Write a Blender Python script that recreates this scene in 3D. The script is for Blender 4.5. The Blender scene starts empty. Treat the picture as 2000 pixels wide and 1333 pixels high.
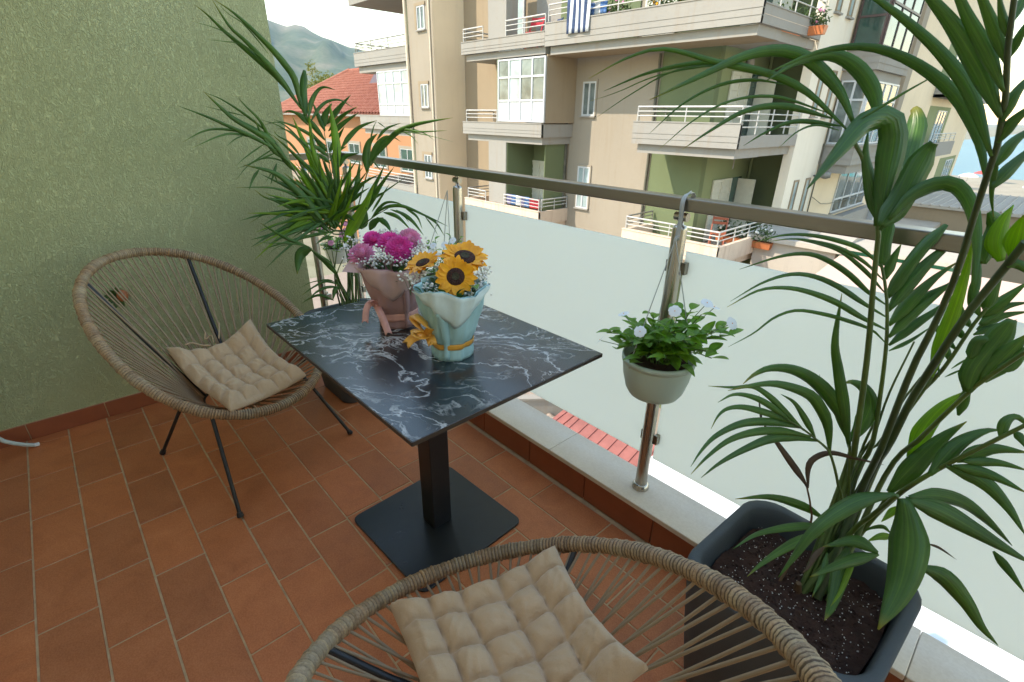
import bpy, bmesh, math, random
from mathutils import Vector, Matrix, Euler

# ------------------------------------------------------------------ camera
scene = bpy.context.scene
rad = math.radians
F_PX = 968.607                      # focal length in pixels of a 2000 px wide frame
CAM_Z = 1.4
CR = ((0.6749321816, -0.3144707621, 0.6675138126),
      (0.7377397785, 0.2699684338, -0.6187544456),
      (0.0143725235, 0.9100687801, 0.4142079744))
cam_d = bpy.data.cameras.new('camera')
cam = bpy.data.objects.new('camera', cam_d)
scene.collection.objects.link(cam)
cam_d.sensor_width = 36.0
cam_d.sensor_fit = 'HORIZONTAL'
cam_d.lens = 36.0 * F_PX / 2000.0
cam_d.clip_start = 0.02
cam_d.clip_end = 9000
cam.matrix_world = Matrix([[CR[0][0], CR[0][1], CR[0][2], 0.0], [CR[1][0], CR[1][1], CR[1][2], 0.0],
                           [CR[2][0], CR[2][1], CR[2][2], CAM_Z], [0, 0, 0, 1]])
cam_d.dof.use_dof = True
cam_d.dof.focus_distance = 1.75
cam_d.dof.aperture_fstop = 13.0
scene.camera = cam

# ------------------------------------------------------------------ sky and sun
SUN_EL, SUN_AZ = 46.0, 28.0          # degrees; azimuth measured from behind the viewer (-Y) towards -X
sd = Vector((-math.sin(rad(SUN_AZ)) * math.cos(rad(SUN_EL)), -math.cos(rad(SUN_AZ)) * math.cos(rad(SUN_EL)), math.sin(rad(SUN_EL))))
world = bpy.data.worlds.new('World')
scene.world = world
world.use_nodes = True
wn = world.node_tree.nodes
wn.clear()
sky_n = wn.new('ShaderNodeTexSky')
sky_n.sky_type = 'NISHITA'
sky_n.sun_disc = False
sky_n.sun_elevation = rad(SUN_EL)
sky_n.sun_rotation = math.atan2(sd.x, sd.y) % (2 * math.pi)
sky_n.altitude = 10
sky_n.air_density = 1.6
sky_n.dust_density = 0.0
sky_n.ozone_density = 1.2
bg = wn.new('ShaderNodeBackground')
bg.inputs['Strength'].default_value = 0.15
wo = wn.new('ShaderNodeOutputWorld')
world.node_tree.links.new(sky_n.outputs[0], bg.inputs[0])
world.node_tree.links.new(bg.outputs[0], wo.inputs[0])
sun_d = bpy.data.lights.new('sun', 'SUN')
sun_d.energy = 2.0
sun_d.angle = rad(0.5)
sun_d.color = (1.0, 0.965, 0.92)
sun = bpy.data.objects.new('sun', sun_d)
scene.collection.objects.link(sun)
sun.rotation_euler = (-sd).to_track_quat('-Z', 'Y').to_euler()
sun.location = (-20, -30, 60)
vs = scene.view_settings
vs.view_transform = 'Standard'
vs.look = 'None'
vs.gamma = 1.0
vs.exposure = 1.6
vs.use_white_balance = True
vs.white_balance_temperature = 7700
vs.white_balance_tint = 10
vs.use_curve_mapping = False
scene.cycles.use_denoising = True
scene.cycles.max_bounces = 10
scene.cycles.diffuse_bounces = 5
scene.cycles.transmission_bounces = 8
scene.cycles.transparent_max_bounces = 12
scene.cycles.sample_clamp_indirect = 8.0

# ------------------------------------------------------------------ helpers
COL = scene.collection
rng = random.Random(7)
C0 = Vector((0, 0, CAM_Z))


def dirv(px, py):
    u, v = (px - 1000.0) / F_PX, -(py - 666.5) / F_PX
    return Vector([r[0] * u + r[1] * v - r[2] for r in CR])


def atd(px, py, d):
    return C0 + dirv(px, py) * d


def aty(px, py, y):
    q = dirv(px, py)
    return C0 + q * (y / q.y)


def atz(px, py, z):
    q = dirv(px, py)
    return C0 + q * ((z - CAM_Z) / q.z)


def origin_of(o):
    p = Vector((0, 0, 0))
    while o is not None:
        p = p + o.location
        o = o.parent
    return p


def tag(o, label=None, cat=None, group=None, kind=None):
    if label:
        o['label'] = label
    if cat:
        o['category'] = cat
    if group:
        o['group'] = group
    if kind:
        o['kind'] = kind
    return o


def thing(name, label, cat, loc=(0, 0, 0), rz=0.0, group=None):
    o = bpy.data.objects.new(name, None)
    o.empty_display_size = 0.1
    COL.objects.link(o)
    o.location = loc
    o.rotation_euler = (0, 0, rz)
    return tag(o, label, cat, group)


class MB:
    """collects geometry, then links it as one mesh object"""

    def __init__(self):
        self.v, self.f, self.uv, self.s = [], [], {}, []

    def add(self, vs, fs, smooth=False):
        n = len(self.v)
        self.v += [tuple(p) for p in vs]
        self.f += [tuple(i + n for i in f) for f in fs]
        self.s += [smooth] * len(fs)
        return self

    def box(self, x0, x1, y0, y1, z0, z1):
        return self.add([(x0, y0, z0), (x1, y0, z0), (x1, y1, z0), (x0, y1, z0), (x0, y0, z1), (x1, y0, z1), (x1, y1, z1), (x0, y1, z1)],
                        [(0, 3, 2, 1), (4, 5, 6, 7), (0, 1, 5, 4), (1, 2, 6, 5), (2, 3, 7, 6), (3, 0, 4, 7)])

    def hexa(self, bot, top):
        """box from four bottom and four top corners (counter-clockwise seen from above)"""
        return self.add(list(bot) + list(top), [(3, 2, 1, 0), (4, 5, 6, 7), (0, 1, 5, 4), (1, 2, 6, 5), (2, 3, 7, 6), (3, 0, 4, 7)])

    def tube(self, pts, r, n=8, caps=True, closed=False, smooth=True, flat=1.0):
        pts = [Vector(p) for p in pts]
        m = len(pts)
        rs = r if isinstance(r, (list, tuple)) else [r] * m
        vs, fs = [], []
        up = None
        for i, p in enumerate(pts):
            a = pts[(i - 1) % m] if (i or closed) else p
            b = pts[(i + 1) % m] if (i < m - 1 or closed) else p
            t = (b - a)
            t = t.normalized() if t.length > 1e-9 else Vector((0, 0, 1))
            if up is None:
                up = Vector((0, 0, 1)) if abs(t.z) < 0.95 else Vector((1, 0, 0))
            e1 = (up - t * up.dot(t))
            e1 = e1.normalized() if e1.length > 1e-6 else t.orthogonal().normalized()
            up = e1
            e2 = t.cross(e1)
            for k in range(n):
                a_ = 2 * math.pi * k / n
                vs.append(p + e1 * math.cos(a_) * rs[i] + e2 * math.sin(a_) * rs[i] * flat)
        for i in range(m if closed else m - 1):
            j = (i + 1) % m
            for k in range(n):
                l = (k + 1) % n
                fs.append((i * n + k, i * n + l, j * n + l, j * n + k))
        self.add(vs, fs, smooth)
        if caps and not closed:
            self.add(vs[:n], [tuple(range(n - 1, -1, -1))])
            self.add(vs[-n:], [tuple(range(n))])
        return self

    def lathe(self, prof, c=(0, 0, 0), n=32, smooth=True, cap=True):
        vs, fs = [], []
        for (r, z) in prof:
            for k in range(n):
                a = 2 * math.pi * k / n
                vs.append((c[0] + r * math.cos(a), c[1] + r * math.sin(a), c[2] + z))
        for i in range(len(prof) - 1):
            for k in range(n):
                l = (k + 1) % n
                fs.append((i * n + k, i * n + l, (i + 1) * n + l, (i + 1) * n + k))
        self.add(vs, fs, smooth)
        if cap:
            self.add(vs[:n], [tuple(range(n - 1, -1, -1))])
        return self

    def grid(self, rows, closed=False, smooth=True):
        n = len(rows[0])
        vs = [p for r in rows for p in r]
        fs = []
        for i in range(len(rows) - 1):
            for k in range(n if closed else n - 1):
                l = (k + 1) % n
                fs.append((i * n + k, i * n + l, (i + 1) * n + l, (i + 1) * n + k))
        return self.add(vs, fs, smooth)

    def ball(self, c, r, n=8, m=6, sz=1.0):
        rows = []
        for i in range(m + 1):
            a = math.pi * i / m
            rr = max(r * math.sin(a), 1e-5)
            rows.append([(c[0] + rr * math.cos(2 * math.pi * k / n), c[1] + rr * math.sin(2 * math.pi * k / n), c[2] - r * sz * math.cos(a)) for k in range(n)])
        return self.grid(rows, closed=True)

    def mesh(self, name, mat, off=(0, 0, 0)):
        me = bpy.data.meshes.new(name)
        ox, oy, oz = off
        me.from_pydata([(a - ox, b - oy, c - oz) for a, b, c in self.v], [], self.f)
        me.polygons.foreach_set('use_smooth', self.s)
        if mat is not None:
            me.materials.append(mat)
        me.update()
        return me

    def build(self, name, mat, parent=None, local=False):
        off = (0, 0, 0) if (local or parent is None) else origin_of(parent)
        o = bpy.data.objects.new(name, self.mesh(name, mat, off))
        COL.objects.link(o)
        o.parent = parent
        return o


def inst(name, me, parent, loc=(0, 0, 0), rot=None, scale=None):
    o = bpy.data.objects.new(name, me)
    COL.objects.link(o)
    o.parent = parent
    o.location = loc
    if rot is not None:
        if isinstance(rot, Euler) or isinstance(rot, tuple):
            o.rotation_euler = rot
        else:
            o.rotation_euler = rot.to_euler()
    if scale is not None:
        o.scale = scale
    return o


def bevel_box_mesh(name, sx, sy, sz, w, mat, seg=1):
    bm = bmesh.new()
    bmesh.ops.create_cube(bm, size=1.0)
    for v in bm.verts:
        v.co = (v.co.x * sx, v.co.y * sy, v.co.z * sz)
    bmesh.ops.bevel(bm, geom=list(bm.edges), offset=w, segments=seg, affect='EDGES', profile=0.5)
    me = bpy.data.meshes.new(name)
    bm.to_mesh(me)
    bm.free()
    if mat:
        me.materials.append(mat)
    return me


def catmull(pts, n):
    """n samples of a smooth curve through the points (tuples of floats)"""
    pts = [Vector(p) for p in pts]
    if len(pts) == 2:
        return [pts[0].lerp(pts[1], i / (n - 1)) for i in range(n)]
    P = [pts[0] * 2 - pts[1]] + pts + [pts[-1] * 2 - pts[-2]]
    L = [0.0]
    for i in range(len(pts) - 1):
        L.append(L[-1] + max((pts[i + 1] - pts[i]).length, 1e-6))
    out = []
    for k in range(n):
        s = L[-1] * k / (n - 1)
        i = 0
        while i < len(pts) - 2 and s > L[i + 1]:
            i += 1
        t = (s - L[i]) / (L[i + 1] - L[i])
        a, b, c, d = P[i], P[i + 1], P[i + 2], P[i + 3]
        out.append(0.5 * ((2 * b) + (c - a) * t + (2 * a - 5 * b + 4 * c - d) * t * t + (3 * b - a - 3 * c + d) * t ** 3))
    return out


# ------------------------------------------------------------------ materials
class NT:
    def __init__(self, name):
        self.m = bpy.data.materials.new(name)
        self.m.use_nodes = True
        self.t = self.m.node_tree
        self.n = self.t.nodes
        self.b = self.n['Principled BSDF']
        self.out = self.n['Material Output']

    def new(self, typ, **kw):
        o = self.n.new(typ)
        for k, v in kw.items():
            if k in o.inputs:
                o.inputs[k].default_value = v
            else:
                setattr(o, k, v)
        return o

    def link(self, a, b):
        self.t.links.new(a, b)

    def coord(self, kind='Object', scale=(1, 1, 1), rot=(0, 0, 0)):
        tc = self.new('ShaderNodeTexCoord')
        mp = self.new('ShaderNodeMapping')
        mp.inputs['Scale'].default_value = scale
        mp.inputs['Rotation'].default_value = rot
        self.link(tc.outputs[kind], mp.inputs[0])
        return mp.outputs[0]

    def noise(self, vec, scale, detail=4.0, rough=0.55, dist=0.0):
        o = self.new('ShaderNodeTexNoise')
        o.inputs['Scale'].default_value = scale
        o.inputs['Detail'].default_value = detail
        o.inputs['Roughness'].default_value = rough
        o.inputs['Distortion'].default_value = dist
        self.link(vec, o.inputs['Vector'])
        return o.outputs[0]

    def ramp(self, fac, stops, interp='LINEAR'):
        o = self.new('ShaderNodeValToRGB')
        cr = o.color_ramp
        cr.interpolation = interp
        while len(cr.elements) > len(stops):
            cr.elements.remove(cr.elements[-1])
        while len(cr.elements) < len(stops):
            cr.elements.new(0.5)
        for e, (p, c) in zip(cr.elements, stops):
            e.position = p
            e.color = (c[0], c[1], c[2], 1.0) if not isinstance(c, (int, float)) else (c, c, c, 1.0)
        self.link(fac, o.inputs[0])
        return o.outputs[0]

    def mix(self, fac, a, b, mode='MIX'):
        o = self.new('ShaderNodeMix', data_type='RGBA', blend_type=mode)
        for i, s in ((0, fac), (6, a), (7, b)):
            if hasattr(s, 'is_output'):
                self.link(s, o.inputs[i])
            elif i == 0:
                o.inputs[0].default_value = s
            else:
                o.inputs[i].default_value = (s[0], s[1], s[2], 1.0)
        return o.outputs[2]

    def math(self, op, a, b=0.0, clamp=False):
        o = self.new('ShaderNodeMath', operation=op, use_clamp=clamp)
        for i, s in enumerate((a, b)):
            if hasattr(s, 'is_output'):
                self.link(s, o.inputs[i])
            else:
                o.inputs[i].default_value = s
        return o.outputs[0]

    def bump(self, h, strength, dist=0.01):
        o = self.new('ShaderNodeBump')
        o.inputs['Strength'].default_value = strength
        o.inputs['Distance'].default_value = dist
        self.link(h, o.inputs['Height'])
        self.link(o.outputs[0], self.b.inputs['Normal'])
        return o

    def base(self, c):
        if hasattr(c, 'is_output'):
            self.link(c, self.b.inputs['Base Color'])
        else:
            self.b.inputs['Base Color'].default_value = (c[0], c[1], c[2], 1.0)

    def set(self, **kw):
        for k, v in kw.items():
            s = self.b.inputs[k.replace('_', ' ')]
            if hasattr(v, 'is_output'):
                self.link(v, s)
            else:
                s.default_value = v
        return self

    def rand(self):
        return self.new('ShaderNodeObjectInfo').outputs['Random']


def plain(name, col, rough=0.6, metal=0.0, spec=0.5, vary=0.12, vscale=6.0, bump=0.0, bscale=60.0, coord='Object'):
    """a colour with soft tonal variation and optional fine relief"""
    t = NT(name)
    vec = t.coord(coord)
    nz = t.noise(vec, vscale, 5.0, 0.6)
    lo = tuple(c * (1 - vary) for c in col)
    hi = tuple(min(c * (1 + vary), 1.0) for c in col)
    t.base(t.ramp(nz, [(0.3, lo), (0.7, hi)]))
    t.set(Roughness=rough, Metallic=metal)
    t.b.inputs['Specular IOR Level'].default_value = spec
    if bump > 0:
        t.bump(t.noise(vec, bscale, 4.0, 0.6), bump, 0.004)
    return t.m


M = {}


def mk_materials():
    # terracotta floor tile: each tile its own tone, soft cloudy glaze
    t = NT('terracotta_tile')
    vec = t.coord('Object')
    add = t.new('ShaderNodeVectorMath', operation='ADD')
    t.link(vec, add.inputs[0])
    cmb = t.new('ShaderNodeCombineXYZ')
    r = t.rand()
    t.link(t.math('MULTIPLY', r, 37.0), cmb.inputs[0])
    t.link(t.math('MULTIPLY', r, 91.0), cmb.inputs[1])
    t.link(cmb.outputs[0], add.inputs[1])
    n1 = t.noise(add.outputs[0], 9.0, 5.0, 0.6, 0.8)
    c1 = t.ramp(n1, [(0.25, (0.44, 0.120, 0.036)), (0.5, (0.55, 0.165, 0.052)), (0.78, (0.63, 0.215, 0.078))])
    c2 = t.mix(r, t.mix(1.0, c1, (1.10, 1.02, 0.95), 'MULTIPLY'), t.mix(1.0, c1, (0.78, 0.74, 0.72), 'MULTIPLY'))
    n2 = t.noise(add.outputs[0], 240.0, 2.0, 0.5)
    t.base(t.mix(0.22, c2, t.ramp(n2, [(0.35, (0.25, 0.08, 0.03)), (0.65, (0.60, 0.28, 0.15))])))
    t.set(Roughness=t.ramp(n1, [(0.3, 0.42), (0.7, 0.56)]))
    t.bump(t.noise(add.outputs[0], 70.0, 3.0, 0.6), 0.12, 0.003)
    M['tile'] = t.m
    t = NT('dark_terracotta')
    vec = t.coord('Object')
    n1 = t.noise(vec, 8.0, 5.0, 0.6, 0.5)
    c1 = t.ramp(n1, [(0.3, (0.25, 0.062, 0.024)), (0.7, (0.33, 0.088, 0.036))])
    t.base(t.mix(t.math('MULTIPLY', t.rand(), 0.5), c1, (0.28, 0.085, 0.035)))
    t.set(Roughness=0.45)
    t.bump(t.noise(vec, 90.0, 3.0), 0.1, 0.003)
    M['tile_dark'] = t.m
    M['grout'] = plain('sandy_grout', (0.52, 0.36, 0.21), 0.9, vary=0.2, vscale=25, bump=0.3, bscale=200)
    # rough-cast stucco
    t = NT('green_stucco')
    vec = t.coord('Object')
    st = t.coord('Object', (1.0, 1.0, 0.55))
    n1 = t.noise(st, 88.0, 3.0, 0.5, 2.4)
    n2 = t.noise(vec, 210.0, 3.0, 0.6)
    n3 = t.noise(vec, 1.3, 4.0, 0.6)
    base = t.ramp(n3, [(0.3, (0.57, 0.62, 0.345)), (0.7, (0.64, 0.68, 0.395))])
    worm = t.ramp(n1, [(0.38, 0.0), (0.62, 1.0)])
    t.base(t.mix(t.math('MULTIPLY', worm, 0.35), t.mix(1.0, base, (0.8, 0.8, 0.78), 'MULTIPLY'), base))
    t.set(Roughness=0.92)
    t.b.inputs['Specular IOR Level'].default_value = 0.2
    h = t.math('ADD', t.math('MULTIPLY', worm, 1.0), t.math('MULTIPLY', n2, 0.35))
    t.bump(h, 0.9, 0.006)
    M['stucco'] = t.m
    M['plaster'] = plain('cream_plaster', (0.74, 0.62, 0.45), 0.9, vary=0.05, bump=0.15)
    # sill stone
    t = NT('sill_stone')
    vec = t.coord('Object')
    n1 = t.noise(vec, 130.0, 4.0, 0.7)
    n3 = t.noise(vec, 3.0, 4.0, 0.6)
    t.base(t.mix(0.14, t.ramp(n3, [(0.3, (0.62, 0.50, 0.37)), (0.7, (0.70, 0.58, 0.44))]), t.ramp(n1, [(0.4, (0.45, 0.41, 0.36)), (0.6, (0.76, 0.74, 0.70))])))
    t.set(Roughness=0.46)
    t.b.inputs['Specular IOR Level'].default_value = 0.35
    t.bump(n1, 0.03, 0.002)
    M['sill'] = t.m
    # metals
    t = NT('brushed_steel')
    vec = t.coord('Object', (1.0, 60.0, 60.0))
    n1 = t.noise(vec, 6.0, 3.0, 0.6)
    t.base(t.ramp(n1, [(0.3, (0.30, 0.27, 0.225)), (0.7, (0.325, 0.295, 0.25))]))
    t.set(Metallic=1.0, Roughness=t.ramp(n1, [(0.3, 0.29), (0.7, 0.33)]))
    M['steel'] = t.m
    t = NT('polished_steel')
    vec = t.coord('Object', (40.0, 40.0, 1.0))
    n1 = t.noise(vec, 5.0, 3.0, 0.6)
    t.base((0.47, 0.43, 0.375))
    t.set(Metallic=1.0, Roughness=t.ramp(n1, [(0.3, 0.24), (0.7, 0.34)]))
    M['steel_post'] = t.m
    M['black_metal'] = plain('black_powder_coat', (0.012, 0.013, 0.015), 0.42, vary=0.2, vscale=30, bump=0.05, bscale=500)
    t = NT('base_plate_black')
    vec = t.coord('Object')
    n1 = t.noise(vec, 260.0, 3.0, 0.6)
    n2 = t.noise(vec, 9.0, 5.0, 0.7)
    t.base(t.ramp(n2, [(0.3, (0.010, 0.012, 0.014)), (0.75, (0.02, 0.023, 0.026))]))
    t.set(Roughness=t.ramp(n2, [(0.3, 0.26), (0.7, 0.36)]))
    t.bump(n1, 0.06, 0.001)
    M['base_plate'] = t.m
    # frosted glass: milky, light comes through it diffused
    t = NT('frosted_glass')
    vec = t.coord('Object')
    n3 = t.noise(vec, 1.5, 3.0, 0.5)
    tr = t.new('ShaderNodeBsdfTranslucent')
    tr.inputs[0].default_value = (0.97, 1.0, 0.96, 1)
    mx = t.new('ShaderNodeMixShader')
    mx.inputs[0].default_value = 0.74
    t.base(t.ramp(n3, [(0.3, (0.84, 0.88, 0.83)), (0.7, (0.88, 0.91, 0.87))]))
    t.set(Roughness=0.35)
    t.link(t.b.outputs[0], mx.inputs[1])
    t.link(tr.outputs[0], mx.inputs[2])
    t.link(mx.outputs[0], t.out.inputs[0])
    M['frost'] = t.m
    # marble-look table top
    t = NT('dark_marble')
    vec = t.coord('Object', (1, 1, 0.0), (0, 0, 0.9))
    warp = t.noise(vec, 2.6, 5.0, 0.6)
    wv = t.new('ShaderNodeVectorMath', operation='SCALE')
    wc = t.new('ShaderNodeTexNoise')
    wc.inputs['Scale'].default_value = 3.4
    wc.inputs['Detail'].default_value = 5.0
    t.link(vec, wc.inputs['Vector'])
    t.link(wc.outputs['Color'], wv.inputs[0])
    wv.inputs['Scale'].default_value = 0.34
    ad = t.new('ShaderNodeVectorMath', operation='ADD')
    t.link(vec, ad.inputs[0])
    t.link(wv.outputs[0], ad.inputs[1])

    def ridge(scale, width, seed, det=5.0, sq=(1, 1, 1)):
        mp = t.new('ShaderNodeMapping')
        mp.inputs['Location'].default_value = (seed, seed * 1.7, 0)
        mp.inputs['Scale'].default_value = sq
        t.link(ad.outputs[0], mp.inputs[0])
        n = t.noise(mp.outputs[0], scale, det, 0.55, 0.35)
        d = t.math('ABSOLUTE', t.math('SUBTRACT', n, 0.5))
        return t.ramp(d, [(0.0, 1.0), (width * 0.35, 0.75), (width, 0.0)])

    v1 = ridge(1.5, 0.0065, 3.1, 7.0, (2.1, 0.8, 1))
    v2 = ridge(4.2, 0.007, 8.4, 7.0, (1.5, 0.8, 1))
    v3 = ridge(8.0, 0.024, 5.7, 9.0, (1.6, 0.6, 1))
    patch = t.ramp(t.noise(vec, 3.4, 4.0, 0.6, 0.6), [(0.46, 0.0), (0.60, 1.0)])
    patch2 = t.ramp(t.noise(vec, 2.2, 4.0, 0.6, 0.6), [(0.42, 0.0), (0.56, 1.0)])
    smoke = t.ramp(t.noise(ad.outputs[0], 7.0, 7.0, 0.65, 1.2), [(0.48, 0.0), (0.74, 1.0)])
    brown = t.ramp(t.noise(vec, 2.4, 3.0, 0.5), [(0.42, (0.013, 0.026, 0.035)), (0.62, (0.034, 0.025, 0.019))])  # bluish sheen of the reflected sky put into the dark stone colour
    c = t.mix(t.math('MULTIPLY', smoke, t.math('MULTIPLY', patch, 0.45)), brown, (0.16, 0.19, 0.21))
    c = t.mix(t.math('MULTIPLY', v3, t.math('MULTIPLY', patch, 0.8)), c, (0.50, 0.49, 0.46))
    c = t.mix(t.math('MULTIPLY', v2, t.math('MULTIPLY', patch2, 0.85)), c, (0.60, 0.58, 0.53))
    c = t.mix(t.math('MULTIPLY', v1, 0.72), c, (0.68, 0.67, 0.64))
    t.base(c)
    t.set(Roughness=0.24)
    t.b.inputs['Specular IOR Level'].default_value = 0.85
    M['marble'] = t.m
    M['table_edge'] = plain('brown_laminate_edge', (0.045, 0.028, 0.018), 0.5, vary=0.2, vscale=40)
    # rattan
    for nm, cols, sc in (('rattan_wrap', ((0.24, 0.125, 0.055), (0.34, 0.20, 0.10), (0.33, 0.265, 0.17), (0.44, 0.32, 0.20)), 8.0),
                         ('rattan_cord', ((0.22, 0.125, 0.06), (0.33, 0.205, 0.11), (0.32, 0.25, 0.16), (0.42, 0.31, 0.19)), 9.0)):
        t = NT(nm)
        vec = t.coord('Object')
        add = t.new('ShaderNodeVectorMath', operation='ADD')
        cmb = t.new('ShaderNodeCombineXYZ')
        rr = t.rand()
        t.link(t.math('MULTIPLY', rr, 53.0), cmb.inputs[0])
        t.link(vec, add.inputs[0])
        t.link(cmb.outputs[0], add.inputs[1])
        n1 = t.noise(add.outputs[0], sc, 3.0, 0.6, 0.4)
        n2 = t.noise(add.outputs[0], 170.0, 3.0, 0.7)
        c = t.ramp(n1, [(0.32, cols[0]), (0.45, cols[1]), (0.58, cols[2]), (0.7, cols[3])])
        c = t.mix(0.45, c, t.ramp(n2, [(0.35, tuple(x * 0.45 for x in cols[1])), (0.6, cols[3])]))
        if nm == 'rattan_wrap':
            at_ = t.new('ShaderNodeAttribute', attribute_name='coil')
            tone = t.ramp(at_.outputs['Fac'], [(0.0, (0.30, 0.27, 0.24)), (0.22, (0.75, 0.72, 0.66)), (0.6, (1.0, 1.0, 1.0)), (1.0, (1.25, 1.2, 1.08))])
            c = t.mix(1.0, c, tone, 'MULTIPLY')
        t.base(c)
        t.set(Roughness=0.55)
        t.bump(n2, 0.4, 0.002)
        M[nm] = t.m
    # cushion cotton
    t = NT('beige_cotton')
    vec = t.coord('Object')
    n1 = t.noise(vec, 5.0, 4.0, 0.6)
    n2 = t.noise(vec, 900.0, 2.0, 0.6)
    n3 = t.noise(vec, 55.0, 4.0, 0.65, 0.6)
    c = t.ramp(n1, [(0.3, (0.58, 0.385, 0.22)), (0.7, (0.66, 0.45, 0.27))])
    t.base(t.mix(0.18, c, t.ramp(n2, [(0.3, (0.32, 0.24, 0.17)), (0.7, (0.62, 0.50, 0.38))])))
    t.set(Roughness=0.9)
    t.b.inputs['Sheen Weight'].default_value = 0.25
    t.b.inputs['Specular IOR Level'].default_value = 0.2
    t.bump(t.math('ADD', t.math('MULTIPLY', n3, 1.0), t.math('MULTIPLY', n2, 0.25)), 0.55, 0.006)
    M['cotton'] = t.m
    M['planter'] = plain('grey_planter_plastic', (0.062, 0.075, 0.082), 0.62, vary=0.12, vscale=5, bump=0.25, bscale=420)
    # soil with perlite is real crumbs; this is the peat
    t = NT('peat_soil')
    vec = t.coord('Object')
    n1 = t.noise(vec, 45.0, 6.0, 0.7)
    n2 = t.noise(vec, 9.0, 4.0, 0.6)
    t.base(t.mix(0.5, t.ramp(n1, [(0.3, (0.018, 0.008, 0.005)), (0.7, (0.085, 0.036, 0.022))]), t.ramp(n2, [(0.3, (0.03, 0.013, 0.009)), (0.7, (0.075, 0.032, 0.02))])))
    t.set(Roughness=0.95)
    t.bump(n1, 1.0, 0.012)
    M['soil'] = t.m
    M['perlite'] = plain('white_perlite', (0.75, 0.73, 0.70), 0.9)

    # leaves: uv.x across, uv.y along the blade
    def leaf(name, lo, hi, tip, transl, rough=0.34, veins=46.0, tipw=(0.86, 1.0)):
        t = NT(name)
        tc = t.new('ShaderNodeTexCoord')
        sep = t.new('ShaderNodeSeparateXYZ')
        t.link(tc.outputs['UV'], sep.inputs[0])
        rr = t.rand()
        vec = t.coord('Object')
        n1 = t.noise(vec, 7.0, 4.0, 0.6)
        c = t.ramp(n1, [(0.3, lo), (0.7, hi)])
        c = t.mix(t.math('MULTIPLY', rr, 0.45), c, t.mix(1.0, c, (1.5, 1.25, 0.7), 'MULTIPLY'))
        w = t.math('SINE', t.math('MULTIPLY', sep.outputs[0], veins))
        w01 = t.math('ADD', t.math('MULTIPLY', w, 0.5), 0.5)
        c = t.mix(t.math('MULTIPLY', w01, 0.30), c, t.mix(1.0, c, (1.5, 1.5, 1.3), 'MULTIPLY'))
        mpv = t.new('ShaderNodeMapping')
        mpv.inputs['Scale'].default_value = (veins * 0.5, 2.0, 1.0)
        t.link(tc.outputs['UV'], mpv.inputs[0])
        av = t.new('ShaderNodeVectorMath', operation='ADD')
        cv = t.new('ShaderNodeCombineXYZ')
        t.link(t.math('MULTIPLY', rr, 71.0), cv.inputs[2])
        t.link(mpv.outputs[0], av.inputs[0])
        t.link(cv.outputs[0], av.inputs[1])
        strk = t.noise(av.outputs[0], 1.0, 4.0, 0.6)
        c = t.mix(t.ramp(strk, [(0.35, 0.0), (0.7, 0.55)]), c, t.mix(1.0, c, (0.55, 0.62, 0.6), 'MULTIPLY'))
        rib = t.ramp(t.math('ABSOLUTE', t.math('SUBTRACT', sep.outputs[0], 0.5)), [(0.0, 1.0), (0.035, 0.0)])
        c = t.mix(t.math('MULTIPLY', rib, 0.5), c, t.mix(1.0, c, (2.2, 2.0, 1.4), 'MULTIPLY'))
        tipf = t.ramp(t.math('ADD', sep.outputs[1], t.math('MULTIPLY', t.math('SUBTRACT', n1, 0.5), 0.12)), [(tipw[0], 0.0), (tipw[1], 1.0)])
        c = t.mix(t.math('MULTIPLY', tipf, t.math('MULTIPLY', t.math('GREATER_THAN', rr, 0.45), 0.9)), c, tip)
        t.base(c)
        t.set(Roughness=rough)
        t.b.inputs['Specular IOR Level'].default_value = 0.5
        t.bump(t.math('ADD', w01, strk), 0.22, 0.002)
        tr = t.new('ShaderNodeBsdfTranslucent')
        t.link(t.mix(1.0, c, (1.9, 2.1, 0.7), 'MULTIPLY'), tr.inputs[0])
        mx = t.new('ShaderNodeMixShader')
        mx.inputs[0].default_value = transl
        t.link(t.b.outputs[0], mx.inputs[1])
        t.link(tr.outputs[0], mx.inputs[2])
        t.link(mx.outputs[0], t.out.inputs[0])
        return t.m
    M['palm'] = leaf('palm_leaf', (0.045, 0.125, 0.028), (0.085, 0.195, 0.042), (0.30, 0.26, 0.04), 0.36)
    M['palm_bright'] = leaf('palm_leaf_bright', (0.13, 0.25, 0.02), (0.20, 0.34, 0.03), (0.26, 0.26, 0.04), 0.45, 0.42)  # brighter leaves, light shining through them partly put into the colour
    M['palm_dead'] = leaf('palm_leaf_dead', (0.045, 0.028, 0.02), (0.10, 0.065, 0.04), (0.14, 0.10, 0.05), 0.1, 0.7)
    M['vinca'] = leaf('vinca_leaf', (0.08, 0.20, 0.02), (0.15, 0.31, 0.05), (0.12, 0.26, 0.05), 0.32, 0.36, 6.0)
    M['filler'] = leaf('filler_leaf', (0.03, 0.075, 0.02), (0.06, 0.13, 0.04), (0.1, 0.2, 0.05), 0.25, 0.5, 6.0)
    M['stem'] = plain('palm_petiole', (0.075, 0.125, 0.025), 0.45, vary=0.35, vscale=14)
    M['stem_dark'] = plain('palm_petiole_dark', (0.035, 0.062, 0.018), 0.45, vary=0.4, vscale=10)
    M['stem_brown'] = plain('dry_petiole', (0.13, 0.07, 0.03), 0.7, vary=0.3, vscale=20)
    M['twig'] = plain('green_twig', (0.10, 0.18, 0.05), 0.6)


mk_materials()

# ================================================================== the balcony we stand on
WALL_X = -2.9
HOUSE_Y = -0.52
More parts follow.
